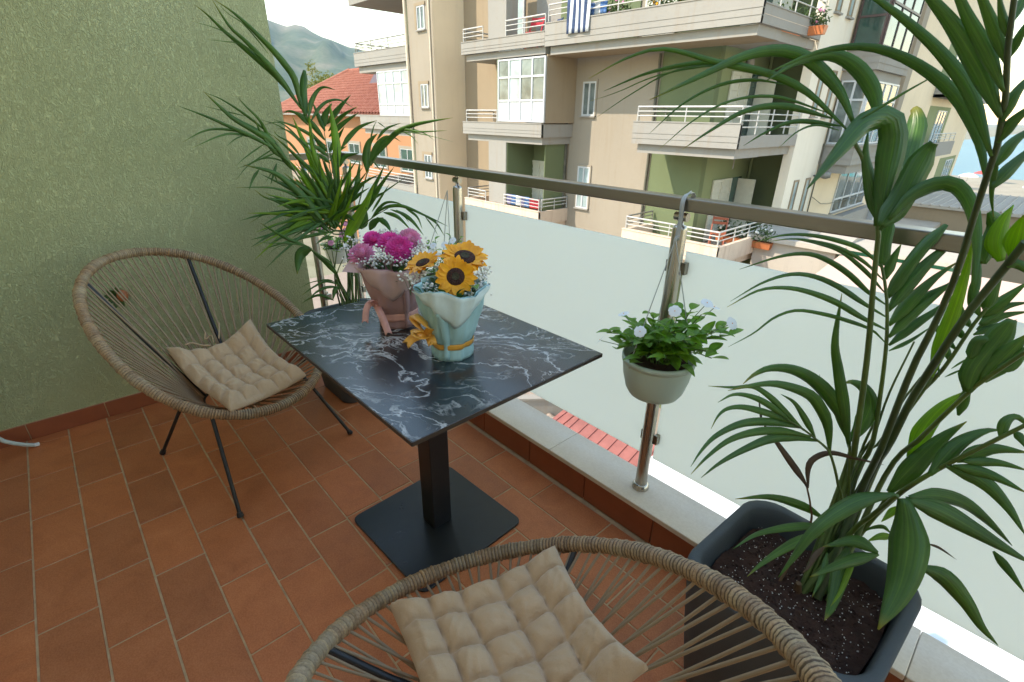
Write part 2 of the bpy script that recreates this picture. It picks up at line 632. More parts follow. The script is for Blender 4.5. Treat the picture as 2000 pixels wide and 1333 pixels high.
# ---- floor: grout bed with every tile laid on it
floor_o = MB().box(WALL_X - 0.01, 2.2, HOUSE_Y, 1.275, -0.16, -0.0025).build('floor', M['grout'])
tag(floor_o, 'terracotta tiled balcony floor', None, None, 'structure')
TW, TL = 0.1470, 0.2999
ROW0 = -0.360
tile_me = bevel_box_mesh('floor_tile', TL - 0.0056, TW - 0.0056, 0.010, 0.0016, M['tile'])
starts = {0: -2.530, 1: -2.644, 2: -2.842, 3: -2.656, 4: -2.555, 5: -2.6635, 6: -1.473, 7: -1.487, 8: -0.992, 9: -0.880, 10: -0.783,
          -1: -2.60, -2: -2.72, -3: -2.50, -4: -2.66}
for k in range(-4, 11):
    x = starts[k]
    while x > WALL_X:
        x -= TL
    y = ROW0 + (k + 0.5) * TW
    if y - TW * 0.5 < HOUSE_Y:
        continue
    while x < 2.15:
        xa, xb = max(x, WALL_X + 0.004), min(x + TL, 2.18)
        if xb - xa > 0.02:
            inst('tile', tile_me, floor_o, ((xa + xb) / 2 + rng.uniform(-.0006, .0006), y + rng.uniform(-.0006, .0006), -0.005 + rng.uniform(-.0005, .0004)),
                 (rng.uniform(-.0012, .0012), rng.uniform(-.0008, .0008), rng.uniform(-.0015, .0015)), ((xb - xa - 0.0056) / (TL - 0.0056), 1, 1))
        x += TL

# ---- green side wall with its skirting tiles
wall = MB().box(WALL_X - 0.21, WALL_X, HOUSE_Y, 1.036, -0.16, 2.75).build('side_wall', M['stucco'])
tag(wall, 'rough green stucco side wall behind the far wicker chair', 'wall')
skirt_me = bevel_box_mesh('skirting_tile', 0.009, 0.286, 0.080, 0.0014, M['tile_dark'])
y = -0.343 - 0.29 * 2
while y < 1.03:
    ya, yb = y, min(y + 0.29, 1.033)
    inst('skirting_tile', skirt_me, wall, (WALL_X + 0.0047, (ya + yb) / 2, 0.0405), None, (1, (yb - ya - 0.004) / 0.286, 1))
    y += 0.29
MB().box(WALL_X + 0.0003, WALL_X + 0.003, HOUSE_Y, 1.03, 0.0, 0.083).build('grout_bed', M['grout'], wall)

# ---- raised kerb with tile facing and a stone sill
KY = 1.272
kerb = MB().box(WALL_X - 0.18, 2.2, KY + 0.008, 1.435, -0.16, 0.118).build('kerb', M['grout'])
tag(kerb, 'low tiled kerb with pale stone sill under the glass railing', 'kerb')
kt_me = bevel_box_mesh('facing_tile', 0.306, 0.010, 0.114, 0.0015, M['tile_dark'])
x = -1.559 - 0.31 * 5
while x < 2.0:
    xa = max(x, WALL_X + 0.002)
    xb = x + 0.31
    if xb - xa > 0.03:
        inst('facing_tile', kt_me, kerb, ((xa + xb) / 2, KY + 0.005, 0.0585), None, ((xb - xa - 0.004) / 0.306, 1, 1))
    x += 0.31
sm = bevel_box_mesh('sill', 1.0, 0.182, 0.021, 0.002, M['sill'])
for xa, xb in ((-3.08, -2.28), (-2.28, -1.128), (-1.128, 0.10), (0.10, 1.30), (1.30, 2.2)):
    inst('sill_slab', sm, kerb, ((xa + xb) / 2, 1.265 + 0.091, 0.1292), None, ((xb - xa - 0.0015), 1, 1))

# ---- house wall that shades the balcony, and an added unseen slab
hb = MB().box(-8, 9, HOUSE_Y - 0.3, HOUSE_Y, -9.3, 3.45).build('wall_back', M['plaster'])
tag(hb, 'house wall behind the viewer', None, None, 'structure')

ev = MB().box(-8, 9, HOUSE_Y, -0.02, 2.45, 2.6).build('shade_slab', M['plaster'])  # unseen slab added to darken the floor near the camera
tag(ev, 'unseen slab added to darken the back of the balcony', None, None, 'structure')
# ---- glass railing
PY = 1.358
POSTS = (-2.925, -1.835, -0.745, 0.345, 1.435)
rail = thing('glass_railing', 'stainless steel railing with frosted glass panels along the balcony edge', 'railing', (POSTS[2], PY, 0.14))
hand = bevel_box_mesh('handrail', 5.15, 0.052, 0.036, 0.004, M['steel'], 2)
inst('handrail', hand, rail, (-2.955 + 2.575 - POSTS[2], 0.0, 1.176 - 0.14))


def make_post(x, y):
    p = MB().lathe([(0.0215, 0.0), (0.0215, 0.962), (0.019, 0.972), (0.008, 0.976), (0.008, 1.022)], (x, y, 0.1402), 24).build('post', M['steel_post'], rail)
    MB().lathe([(0.031, 0.0), (0.031, 0.010), (0.026, 0.020), (0.022, 0.022)], (x, y, 0.1402), 24).build('base_collar', M['steel_post'], p)
    MB().tube([(x - 0.02, y, 1.138), (x + 0.02, y, 1.138)], 0.013, 12).build('swivel_joint', M['steel_post'], p)
    for z in (0.36, 0.985):
        for s in (-1, 1):
            MB().box(x + s * 0.019 - (0.0 if s > 0 else 0.014), x + s * 0.019 + (0.014 if s > 0 else 0.0), y + 0.006, y + 0.040, z - 0.018, z + 0.018).build('glass_clamp', M['steel'], p)
    return p


for x in POSTS:
    make_post(x, PY)
for xa, xb in zip(POSTS[:-1], POSTS[1:]):
    g = bevel_box_mesh('glass', xb - xa - 0.034, 0.009, 0.768, 0.0015, M['frost'])
    inst('glass_panel', g, rail, ((xa + xb) / 2 - POSTS[2], 1.388 - PY, 0.650 - 0.14))
# short return to the wall end
MB().box(-2.951, -2.906, 1.040, 1.331, 1.160, 1.192).build('return_rail', M['steel'], rail)
make_post(-2.93, 1.115)

# ================================================================== table
TC = (-1.2375, 0.772)
tq = math.atan2(0.447 - 0.428, -0.774 + 1.658) - 0.012
table = thing('bistro_table', 'rectangular dark marble-look table on black square pedestal', 'table', (TC[0], TC[1], 0), tq)
top = bpy.data.objects.new('tabletop', bevel_box_mesh('tabletop', 0.886, 0.664, 0.012, 0.0012, M['marble'], 1))
COL.objects.link(top)
top.parent = table
top.location = (0, 0, 0.749)
eb = MB()
w_, d_ = 0.4432, 0.3322
for (xa, xb, ya, yb) in ((-w_, w_, -d_ - .0016, -d_ + .001), (-w_, w_, d_ - .001, d_ + .0016), (-w_ - .0016, -w_ + .001, -d_, d_), (w_ - .001, w_ + .0016, -d_, d_)):
    eb.box(xa, xb, ya, yb, 0.7435, 0.7541)
eb.build('edge_band', M['table_edge'], table, True)
MB().box(-0.15, 0.15, -0.15, 0.15, 0.735, 0.7428).build('top_plate', M['black_metal'], table, True)
col = bpy.data.objects.new('column', bevel_box_mesh('column', 0.078, 0.078, 0.727, 0.004, M['black_metal'], 2))
COL.objects.link(col)
col.parent = table
col.location = (0.005, 0, 0.3715)
# rounded base plate
bp = MB()
ring_ = []
for (sx, sy, a0) in ((1, 1, 0), (-1, 1, 90), (-1, -1, 180), (1, -1, 270)):
    for q in range(6):
        a = rad(a0 + q * 18)
        ring_.append((sx * (0.228 - 0.03) + 0.03 * math.cos(a), sy * (0.228 - 0.03) + 0.03 * math.sin(a)))
n_ = len(ring_)
bp.add([(a, b, 0.001) for a, b in ring_] + [(a, b, 0.0075) for a, b in ring_] + [(a * .992, b * .992, 0.009) for a, b in ring_],
       [tuple(range(n_ - 1, -1, -1)), tuple(range(2 * n_, 3 * n_))] + [(i, (i + 1) % n_, n_ + (i + 1) % n_, n_ + i) for i in range(n_)] +
       [(n_ + i, n_ + (i + 1) % n_, 2 * n_ + (i + 1) % n_, 2 * n_ + i) for i in range(n_)])
bpo = bp.build('base_plate', M['base_plate'], table, True)
bpo.location = (0.008, -0.004, 0)
bpo.rotation_euler = (0, 0, 0.03)

# ================================================================== wicker string chairs
RA, RB, RTI, RB2, RB3, REG, RE2, RZ = .35608, .49042, .54133, -.02063, -.01388, .11176, .08613, .61959
IC, IR = Vector((0.08, 0, 0.30)), 0.12


def rim(T):
    u, v = math.cos(T), math.sin(T)
    s = RA * (1 - REG * v + RE2 * v * v) * u
    l = RB * v
    n = RB2 * v * v + RB3 * v ** 3
    return Vector((-l * math.cos(RTI) + n * math.sin(RTI), s, RZ + l * math.sin(RTI) + n * math.cos(RTI)))


def hub(T):
    return Vector((IC.x - IR * math.sin(T), IR * math.cos(T), IC.z))


RIM = [rim(rad(i)) for i in range(360)]
HUB = [hub(rad(i)) for i in range(360)]


def bowl(x, y):
    if math.hypot(x - IC.x, y) < IR:
        return IC.z
    best, bz = 9e9, IC.z
    for i in range(0, 360, 2):
        a, b = HUB[i], RIM[i]
        dx, dy = b.x - a.x, b.y - a.y
        t = max(0, min(1, ((x - a.x) * dx + (y - a.y) * dy) / (dx * dx + dy * dy)))
        e = (a.x + dx * t - x) ** 2 + (a.y + dy * t - y) ** 2
        if e < best:
            best, bz = e, a.z + (b.z - a.z) * t
    return bz


NC = 92
cord_mb = MB().tube([(0, 0, i / 6) for i in range(7)], 1.0, 6, False)
cord_me = cord_mb.mesh('cord', M['rattan_cord'])


def make_chair(label, loc, rz):
    root = thing('string_chair', label, 'chair', loc, rz, 'round wicker string chairs')
    # steel ring wrapped in rattan: coils with a fatter one wherever a cord is tied on
    seg = 2400
    base_r = 0.0160
    pts, rs = [], []
    for i in range(seg):
        T = 2 * math.pi * i / seg
        ph = (T / (2 * math.pi)) * 300 % 1.0
        kn = (T / (2 * math.pi)) * NC % 1.0
        r = base_r + 0.0030 * math.sin(math.pi * ph) ** 0.6 + (0.0016 if min(kn, 1 - kn) < 0.10 else 0.0)
        r += 0.0010 * math.sin(T * 13 + 1) + 0.0006 * math.sin(T * 37)
        pts.append(rim(T))
        rs.append(r)
    rm = MB().tube(pts, rs, 12, False, True).build('wrapped_rim', M['rattan_wrap'], root, True)
    at_ = rm.data.attributes.new('coil', 'FLOAT', 'POINT')
    cr_ = random.Random(5)
    tone = [cr_.uniform(.3, 1) for _ in range(301)]
    vals = []
    for i in range(seg):
        cf = i / seg * 300
        ph = cf % 1.0
        vals += [tone[int(cf)] if .16 < ph < .88 else 0.02] * 12  # grooves between coils darkened in colour, standing in for their shade
    at_.data.foreach_set('value', vals)
    MB().tube(HUB[::10], 0.006, 8, False, True).build('hub_ring', M['black_metal'], root, True)
    strut_pt = {}
    for T in (53, 127, 222, 318):
        a, b = RIM[T], HUB[T]
        sag = Vector((0, 0, -0.012))
        st = MB().tube([a + sag * 0.5, a.lerp(b, 0.5) + sag, b], 0.0078, 8).build('strut', M['black_metal'], root, True)
        strut_pt[T] = (a, b)
    for T, t, foot in ((222, 0.42, (0.395, -0.30)), (318, 0.45, (0.395, 0.30)), (127, 0.86, (-0.249, -0.186)), (53, 0.86, (-0.249, 0.186))):
        a, b = strut_pt[T]
        p = a.lerp(b, t) + Vector((0, 0, -0.012))
        q = Vector((foot[0], foot[1], 0.006))
        lg = MB().tube([p, q], 0.0075, 10).build('leg', M['black_metal'], root, True)
        MB().tube([q.lerp(p, 0.045), q.lerp(p, 0.01), q], [0.0105, 0.0125, 0.0115], 10).build('rubber_foot', M['black_metal'], lg, True)
    for i in range(NC):
        T = 2 * math.pi * (i + 0.0) / NC
        a = rim(T)
        b = hub(T + 0.12 * (-1) ** i)
        d = (b - a)
        a = a + d.normalized() * 0.014
        d = b - a
        rr = 0.0033 * (0.9 + 0.25 * rng.random())
        o = inst('cord', cord_me, root, a, d.to_track_quat('Z', 'Y'), (rr, rr, d.length))
    return root


CH1 = (-2.21095, 0.34984, 0.39184)
CH2 = (-0.36303, 0.37284, 2.85589)
make_chair('wicker string chair standing against the green wall', (CH1[0], CH1[1], 0), CH1[2])
make_chair('wicker string chair in the foreground, cut off by the bottom edge', (CH2[0], CH2[1], 0), CH2[2])


def make_cushion(label, pose, corners, seed, ties):
    N = 101
    cells = 5
    lr = random.Random(seed)
    jit = [[(lr.uniform(-.22, .22), lr.uniform(-.22, .22), lr.uniform(.8, 1.2)) for _ in range(cells + 2)] for _ in range(cells + 2)]
    zc = {}
    cz = [bowl(x, y) for x, y in corners]
    c = [Vector((x, y, 0)) for x, y in corners]
    topr, botr = [], []
    for i in range(N):
        tr_, br_ = [], []
        for j in range(N):
            u, v = i / (N - 1), j / (N - 1)
            # slightly drawn-in sides, pointed corners
            pin = 0.035 * (math.sin(math.pi * u) * (2 * v - 1) ** 2)
            pv = 0.035 * (math.sin(math.pi * v) * (2 * u - 1) ** 2)
            uu = u + (0.5 - u) * 2 * pv * 0.9
            vv = v + (0.5 - v) * 2 * pin * 0.9
            p = c[0] * (1 - uu) * (1 - vv) + c[1] * (1 - uu) * vv + c[2] * uu * vv + c[3] * uu * (1 - vv)
            key = (round(p.x, 2), round(p.y, 2))
            # smooth height of the seat under the pad
            z = 0
            for ax, ay in ((0, 0), (.03, 0), (-.03, 0), (0, .03), (0, -.03)):
                kk = (round((p.x + ax) * 100), round((p.y + ay) * 100))
                if kk not in zc:
                    zc[kk] = bowl(kk[0] / 100, kk[1] / 100)
                fx, fy = (p.x + ax) * 100, (p.y + ay) * 100
                x0, y0 = math.floor(fx), math.floor(fy)
                s = 0
                for (qx, qy) in ((0, 0), (1, 0), (0, 1), (1, 1)):
                    k2 = (x0 + qx, y0 + qy)
                    if k2 not in zc:
                        zc[k2] = bowl(k2[0] / 100, k2[1] / 100)
                    s += zc[k2] * ((fx - x0) if qx else (1 - fx + x0)) * ((fy - y0) if qy else (1 - fy + y0))
                z += s / 5
            zb_ = cz[0] * (1 - u) * (1 - v) + cz[1] * (1 - u) * v + cz[2] * u * v + cz[3] * u * (1 - v)
            z = max(z, z * .55 + zb_ * .45)
            e = min(u, 1 - u, v, 1 - v)
            edge = min(1.0, e / 0.085) ** 0.45
            gu, gv = u * cells, v * cells
            iu, iv = min(int(gu), cells - 1), min(int(gv), cells - 1)
            wob = 0.07 * math.sin(7 * v + seed) + 0.05 * math.sin(17 * u + 3 * seed)
            wob2 = 0.07 * math.sin(8 * u + 2 * seed) + 0.05 * math.sin(15 * v + seed)
            su = abs(math.sin(math.pi * (gu + wob)))
            sv = abs(math.sin(math.pi * (gv + wob2)))
            puff = (su ** 0.30) * (sv ** 0.30) * (0.75 + 0.25 * jit[iu][iv][2]) if e > 0.02 else 0.5
            h = 0.006 + 0.054 * edge * (0.22 + 0.78 * puff)
            crease = 0.0022 * math.sin(40 * u + 9 * math.sin(11 * v + seed)) * math.sin(23 * v + 6 * math.sin(9 * u)) * edge
            lift = 0.018
            tr_.append((p.x, p.y, z + lift + h + crease))
            br_.append((p.x, p.y, z + lift - 0.010 * edge))
        topr.append(tr_)
        botr.append(br_)
    m = MB().grid(topr)
    m.grid([list(reversed(r)) for r in botr])
    edge_t = topr[0] + [r[-1] for r in topr[1:]] + list(reversed(topr[-1]))[1:] + [r[0] for r in reversed(topr[1:-1])]
    edge_b = botr[0] + [r[-1] for r in botr[1:]] + list(reversed(botr[-1]))[1:] + [r[0] for r in reversed(botr[1:-1])]
    m.grid([edge_b, edge_t], True)
    o = m.build('seat_cushion', M['cotton'])
    bmx = bmesh.new()
    bmx.from_mesh(o.data)
    bmesh.ops.remove_doubles(bmx, verts=bmx.verts, dist=1e-5)
    bmesh.ops.recalc_face_normals(bmx, faces=bmx.faces)
    bmx.to_mesh(o.data)
    bmx.free()
    o.location = (pose[0], pose[1], 0)
    o.rotation_euler = (0, 0, pose[2])
    tag(o, label, 'cushion', 'beige seat cushions on the string chairs')
    for pts in ties:
        pp = []
        for (x, y, dz) in pts:
            pp.append(Vector((x, y, bowl(x, y) + dz)))
        MB().tube(catmull(pp, 14), 0.0042, 6, flat=0.6).build('tie', M['cotton'], o, True)
    return o


make_cushion('beige tufted cushion on the chair by the green wall', CH1, ((-0.045, 0.232), (-0.150, -0.095), (0.365, -0.218), (0.352, 0.142)), 3,
             [[(-.105, .075, .06), (-.125, .085, .055), (-.135, .06, .045), (-.15, .08, .04)], [(-.105, .06, .06), (-.125, .03, .055), (-.145, .01, .045), (-.15, -.02, .04)],
              [(-.10, .10, .06), (-.12, .125, .05), (-.135, .14, .04)]])
make_cushion('beige tufted cushion on the foreground chair', CH2, ((0.300, -0.248), (0.352, 0.152), (-0.03, 0.14), (-0.07, -0.21)), 8, [])

# ================================================================== square planters


def sq(h, k=0.11, n=6):
    out = []
    r = h * k / 0.2 * 0.55 + 0.012
    for (sx, sy, a0) in ((1, 1, 0), (-1, 1, 90), (-1, -1, 180), (1, -1, 270)):
        for q in range(n):
            a = rad(a0 + q * 90.0 / (n - 1))
            out.append((sx * (h - r) + r * math.cos(a), sy * (h - r) + r * math.sin(a)))
    # sides bow outward a little
    return [(x * (1 + 0.035 * (1 - (abs(y) / h) ** 2)), y * (1 + 0.035 * (1 - (abs(x) / h) ** 2))) for x, y in out]


def planter(root, rim_h, half, soil_z):
    prof = [(half * .76, 0.0), (half * .79, 0.012), (half * .90, rim_h * .5), (half * .965, rim_h * .86), (half * .99, rim_h * .97), (half * .985, rim_h - 0.003), (half * .965, rim_h),
            (half * .90, rim_h), (half * .87, rim_h - 0.006), (half * .855, rim_h * .9), (half * .82, soil_z - 0.03)]
    rows = [[(x, y, z) for x, y in sq(h)] for h, z in prof]
    m = MB().grid(rows, True)
    m.add([(x, y, 0.0) for x, y in sq(half * .76)], [tuple(range(len(rows[0]) - 1, -1, -1))])
    m.build('planter', M['planter'], root, True)
    # lumpy peat surface
    lr = random.Random(int(half * 1000))
    N = 34
    rows = []
    hs = half * .842
    for i in range(N):
        r_ = []
        for j in range(N):
            x, y = (i / (N - 1) * 2 - 1), (j / (N - 1) * 2 - 1)
            # squeeze the grid's corners round
            k = 1 - 0.10 * (x * x) * (y * y)
            z = soil_z + 0.008 * math.sin(9 * x + 2) * math.sin(7 * y) + lr.uniform(-.004, .004) - 0.008 * (max(abs(x), abs(y))) ** 2
            r_.append((x * hs * k, y * hs * k, z))
        rows.append(r_)
    MB().grid(rows, False).build('soil', M['soil'], root, True)
    # loose crumbs and perlite
    cr, pe = MB(), MB()
    for _ in range(900):
        x, y = lr.uniform(-.95, .95), lr.uniform(-.95, .95)
        r = lr.choice((0.0016, 0.0022, 0.003, 0.0042))
        c = (x * hs * .97, y * hs * .97, soil_z + 0.008 * math.sin(9 * x + 2) * math.sin(7 * y) - 0.008 * max(abs(x), abs(y)) ** 2 + 0.001)
        cr.ball(c, r, 5, 3, lr.uniform(.5, .9))
    for _ in range(430):
        x, y = lr.uniform(-.95, .95), lr.uniform(-.95, .95)
        r = lr.choice((0.0008, 0.001, 0.0012, 0.0017))
        c = (x * hs * .97, y * hs * .97, soil_z + 0.008 * math.sin(9 * x + 2) * math.sin(7 * y) - 0.008 * max(abs(x), abs(y)) ** 2 + 0.0022)
        pe.ball(c, r, 5, 3, lr.uniform(.6, 1))
    tag(cr.build('soil_crumbs', M['soil'], root, True), kind='stuff')
    tag(pe.build('perlite', M['perlite'], root, True), kind='stuff')


palm_f = thing('potted_palm', 'large kentia palm in a square grey planter at the right', 'potted plant', (-0.148, 1.078, 0.0), -0.05, 'potted palms')
planter(palm_f, 0.42, 0.205, 0.362)
palm_b = thing('potted_palm', 'kentia palm in a square grey planter in the corner by the wall', 'potted plant', (-2.37, 1.04, 0.0), 0.0, 'potted palms')
planter(palm_b, 0.43, 0.205, 0.385)

# ================================================================== surroundings: materials
def weathered(name, col, streak, rough=0.85, amount=0.5, vs=0.35):
    """painted render with rain streaks and stains running down it"""
    t = NT(name)
    vec = t.coord('Object')
    st = t.coord('Object', (2.2, 2.2, 0.22))
    n1 = t.noise(vec, vs, 5.0, 0.6, 0.4)
    n2 = t.noise(st, 1.6, 6.0, 0.65, 0.3)
    n3 = t.noise(vec, 9.0, 5.0, 0.65)
    c = t.ramp(n1, [(0.3, tuple(x * 0.93 for x in col)), (0.7, tuple(min(1, x * 1.05) for x in col))])
    c = t.mix(t.math('MULTIPLY', t.ramp(n2, [(0.52, 0.0), (0.78, 1.0)]), amount), c, streak)
    c = t.mix(t.math('MULTIPLY', t.ramp(n3, [(0.56, 0.0), (0.8, 1.0)]), amount * 0.4), c, tuple(x * 0.7 for x in streak))
    t.base(c)
    t.set(Roughness=rough)
    t.b.inputs['Specular IOR Level'].default_value = 0.2
    t.bump(n3, 0.15, 0.02)
    return t.m


M['b_cream'] = weathered('cream_render', (0.335, 0.285, 0.225), (0.28, 0.215, 0.15), amount=0.55)
M['b_tan'] = weathered('tan_render', (0.325, 0.25, 0.17), (0.265, 0.195, 0.13), amount=0.5)
M['b_white'] = weathered('balcony_white', (0.315, 0.295, 0.265), (0.30, 0.235, 0.18), amount=0.6)
M['b_stained'] = weathered('stained_parapet', (0.66, 0.52, 0.41), (0.42, 0.27, 0.18), amount=0.8, vs=1.2)
M['b_green'] = weathered('green_render', (0.15, 0.18, 0.095), (0.12, 0.145, 0.075), amount=0.3)
M['b_green_l'] = weathered('light_green_render', (0.24, 0.27, 0.14), (0.19, 0.22, 0.11), amount=0.3)
M['b_orange'] = weathered('orange_render', (0.46, 0.22, 0.115), (0.38, 0.18, 0.09), amount=0.3)
M['b_flank'] = weathered('lightened_flank_render', (0.78, 0.63, 0.45), (0.64, 0.50, 0.35), amount=0.45)  # tan paint, lightened in colour to make up for the shade on this side
M['b_pier'] = weathered('lightened_pier_render', (0.80, 0.72, 0.60), (0.66, 0.55, 0.42), amount=0.4)  # cream paint, brightness put into its colour because this face is unlit
M['b_base'] = weathered('grey_base_render', (0.46, 0.41, 0.35), (0.32, 0.28, 0.24), amount=0.6)
M['upvc'] = plain('white_window_frame', (0.56, 0.57, 0.58), 0.4, vary=0.04)
M['shutter'] = plain('ivory_shutter', (0.62, 0.60, 0.50), 0.5, vary=0.06)
M['rail_white'] = plain('white_rail_paint', (0.50, 0.48, 0.45), 0.45, vary=0.1)
M['rail_dark'] = plain('grey_rail_paint', (0.20, 0.19, 0.17), 0.5, vary=0.2)
M['pipe'] = plain('old_drain_pipe', (0.10, 0.095, 0.07), 0.7, vary=0.4, vscale=3)
M['pipe_cream'] = plain('cream_drain_pipe', (0.66, 0.56, 0.43), 0.6, vary=0.1)
M['frame_brown'] = plain('brown_window_frame', (0.085, 0.05, 0.045), 0.45, vary=0.2)
t = NT('window_glass')
vec = t.coord('Object')
n1 = t.noise(vec, 1.1, 3.0, 0.6, 0.8)
t.base(t.ramp(n1, [(0.35, (0.05, 0.07, 0.07)), (0.65, (0.20, 0.24, 0.23))]))
t.set(Roughness=0.06)
t.b.inputs['Specular IOR Level'].default_value = 0.9
M['win'] = t.m
M['win_curtain'] = plain('curtained_pane', (0.34, 0.42, 0.42), 0.12, spec=0.8, vary=0.3, vscale=1.5)
M['win_dark'] = plain('dark_green_pane', (0.03, 0.075, 0.06), 0.08, spec=0.8, vary=0.5, vscale=0.9)
t = NT('roof_tile')
vec = t.coord('Object')
n1 = t.noise(vec, 5.0, 4.0, 0.7)
c = t.ramp(n1, [(0.3, (0.20, 0.055, 0.03)), (0.55, (0.32, 0.10, 0.06)), (0.75, (0.40, 0.19, 0.13))])
t.base(t.mix(t.math('MULTIPLY', t.rand(), 0.5), c, (0.36, 0.14, 0.09)))
t.set(Roughness=0.85)
M['roof'] = t.m
M['pavement'] = weathered('pale_pavement', (0.34, 0.27, 0.22), (0.20, 0.15, 0.12), amount=0.8, vs=0.6)
M['asphalt'] = plain('asphalt', (0.05, 0.05, 0.052), 0.9, vary=0.25, vscale=1.5, bump=0.3, bscale=40)
t = NT('earth')
vec = t.coord('Object')
n1 = t.noise(vec, 0.02, 6.0, 0.65)
n2 = t.noise(vec, 0.5, 5.0, 0.65)
t.base(t.mix(0.4, t.ramp(n1, [(0.35, (0.30, 0.25, 0.19)), (0.65, (0.14, 0.16, 0.075))]), t.ramp(n2, [(0.3, (0.20, 0.17, 0.12)), (0.7, (0.40, 0.35, 0.28))])))
t.set(Roughness=0.95)
M['earth'] = t.m
t = NT('hill_scrub')
vec = t.coord('Object')
n1 = t.noise(vec, 0.0042, 8.0, 0.68, 0.6)
n2 = t.noise(vec, 0.05, 6.0, 0.7)
sp = t.new('ShaderNodeSeparateXYZ')
t.link(vec, sp.inputs[0])
c = t.ramp(n1, [(0.36, (0.045, 0.075, 0.035)), (0.50, (0.085, 0.115, 0.055)), (0.64, (0.24, 0.20, 0.13))])
hi_ = t.ramp(t.math('ADD', t.math('DIVIDE', sp.outputs[2], 420.0), t.math('MULTIPLY', n1, 0.35)), [(0.72, 0.0), (0.92, 1.0)])
c = t.mix(t.math('MULTIPLY', hi_, 0.75), c, (0.32, 0.27, 0.20))
t.base(t.mix(0.35, c, t.ramp(n2, [(0.4, (0.03, 0.055, 0.025)), (0.65, (0.16, 0.15, 0.09))])))
t.set(Roughness=0.95)
M['hill'] = t.m
t = NT('sea_water')
vec = t.coord('Object')
n1 = t.noise(vec, 0.35, 5.0, 0.65)
n2 = t.noise(vec, 0.006, 3.0, 0.5)
t.base(t.ramp(n2, [(0.3, (0.004, 0.10, 0.17)), (0.7, (0.006, 0.15, 0.22))]))
t.set(Roughness=0.35)
t.b.inputs['Specular IOR Level'].default_value = 0.25
t.bump(n1, 0.5, 0.25)
M['sea'] = t.m
M['sand'] = plain('beach_sand', (0.32, 0.27, 0.20), 0.95, vary=0.12, vscale=0.3)

GZ = -9.3                                   # street level below the balcony
# ---- ground, road, sea, hills
g = MB().add([(-5000, -3000, GZ), (5000, -3000, GZ), (5000, 6000, GZ), (-5000, 6000, GZ)], [(0, 1, 2, 3)]).build('ground', M['earth'])
tag(g, 'open ground', None, None, 'structure')
pv = MB().box(-34, 26, 1.5, 15.9, GZ - 0.2, GZ + 0.13).build('pavement', M['pavement'])
tag(pv, 'pale paved forecourt below the balcony', None, None, 'structure')
rd = MB().add([(-3, 16.2, GZ + .004), (9, 16.2, GZ + .004), (9, 95, GZ + .004), (-3, 95, GZ + .004)], [(0, 1, 2, 3)]).build('road', M['asphalt'])
tag(rd, 'asphalt road to the beach', None, None, 'structure')
bc = MB().add([(-60, 96, GZ + .004), (260, 96, GZ + .004), (260, 152, GZ + .004), (-60, 152, GZ + .004)], [(0, 1, 2, 3)]).build('beach', M['sand'])
tag(bc, 'sandy beach', None, None, 'structure')
se = MB().add([(-60, 150, GZ + .02), (4800, 150, GZ + .02), (4800, 5900, GZ + .02), (-60, 5900, GZ + .02)], [(0, 1, 2, 3)]).build('sea', M['sea'])
tag(se, 'turquoise sea', None, None, 'structure')
hr = random.Random(4)
rows = []
NA, NR = 90, 46
ph_ = [hr.uniform(0, 6.28) for _ in range(12)]
for i in range(NR):
    fr = i / (NR - 1)
    dist = 900 + 2600 * fr
    row = []
    for j in range(NA):
        az = rad(-14 + 68.0 * j / (NA - 1))          # measured from -X towards +Y
        azd = math.degrees(az)
        # skyline height wanted at this azimuth (tangent of elevation)
        if azd < 19:
            tn = 0.130 - 0.0005 * (19 - azd) + 0.003 * math.sin(azd * .8)
        else:
            tn = 0.129 - 0.0046 * (azd - 19.5)
        tn = max(tn + 0.0012 * math.sin(azd * 2.3 + 1) + 0.0008 * math.sin(azd * 5.1), 0.004)
        crest = 2500.0
        x = (dist - 900) / (crest - 900)
        s = x * x * (3 - 2 * x) if x < 1 else max(0.0, 1 - ((x - 1) / 0.9) ** 2)
        hgt = (10.7 + tn * crest) * s
        hgt += s * (1 - abs(2 * min(x, 1) - 1)) * (26 * math.sin(azd * .9 + fr * 9 + ph_[0]) + 16 * math.sin(azd * 2.1 - fr * 17 + ph_[1]) + 8 * math.sin(azd * 4.7 + fr * 31 + ph_[2]))
        hgt += s * 5 * math.sin(azd * 7.7 + fr * 40 + ph_[3])
        if i == 0:
            hgt = -1.5
        row.append((-math.cos(az) * dist, math.sin(az) * dist, GZ + hgt))
    rows.append(row)
tag(MB().grid(rows).build('hills', M['hill']), 'scrubby mountain beyond the town', None, None, 'structure')


# ================================================================== facade tools
class Fr:
    """a wall plane: u runs along it, w up, n out of it"""

    def __init__(self, o, u, n):
        self.o, self.u, self.n = Vector(o), Vector(u), Vector(n)

    def p(self, u, w, n):
        return self.o + self.u * u + self.n * n + Vector((0, 0, w))

    def box(self, mb, u0, u1, w0, w1, n0, n1):
        b = [self.p(u0, w0, n0), self.p(u1, w0, n0), self.p(u1, w0, n1), self.p(u0, w0, n1)]
        t_ = [self.p(u0, w1, n0), self.p(u1, w1, n0), self.p(u1, w1, n1), self.p(u0, w1, n1)]
        if self.u.cross(self.n).z < 0:
            b.reverse()
            t_.reverse()
        mb.hexa(b, t_)
        return mb


def front(y):
    return Fr((0, y, 0), (1, 0, 0), (0, -1, 0))


def side(x):
    return Fr((x, 0, 0), (0, 1, 0), (1, 0, 0))


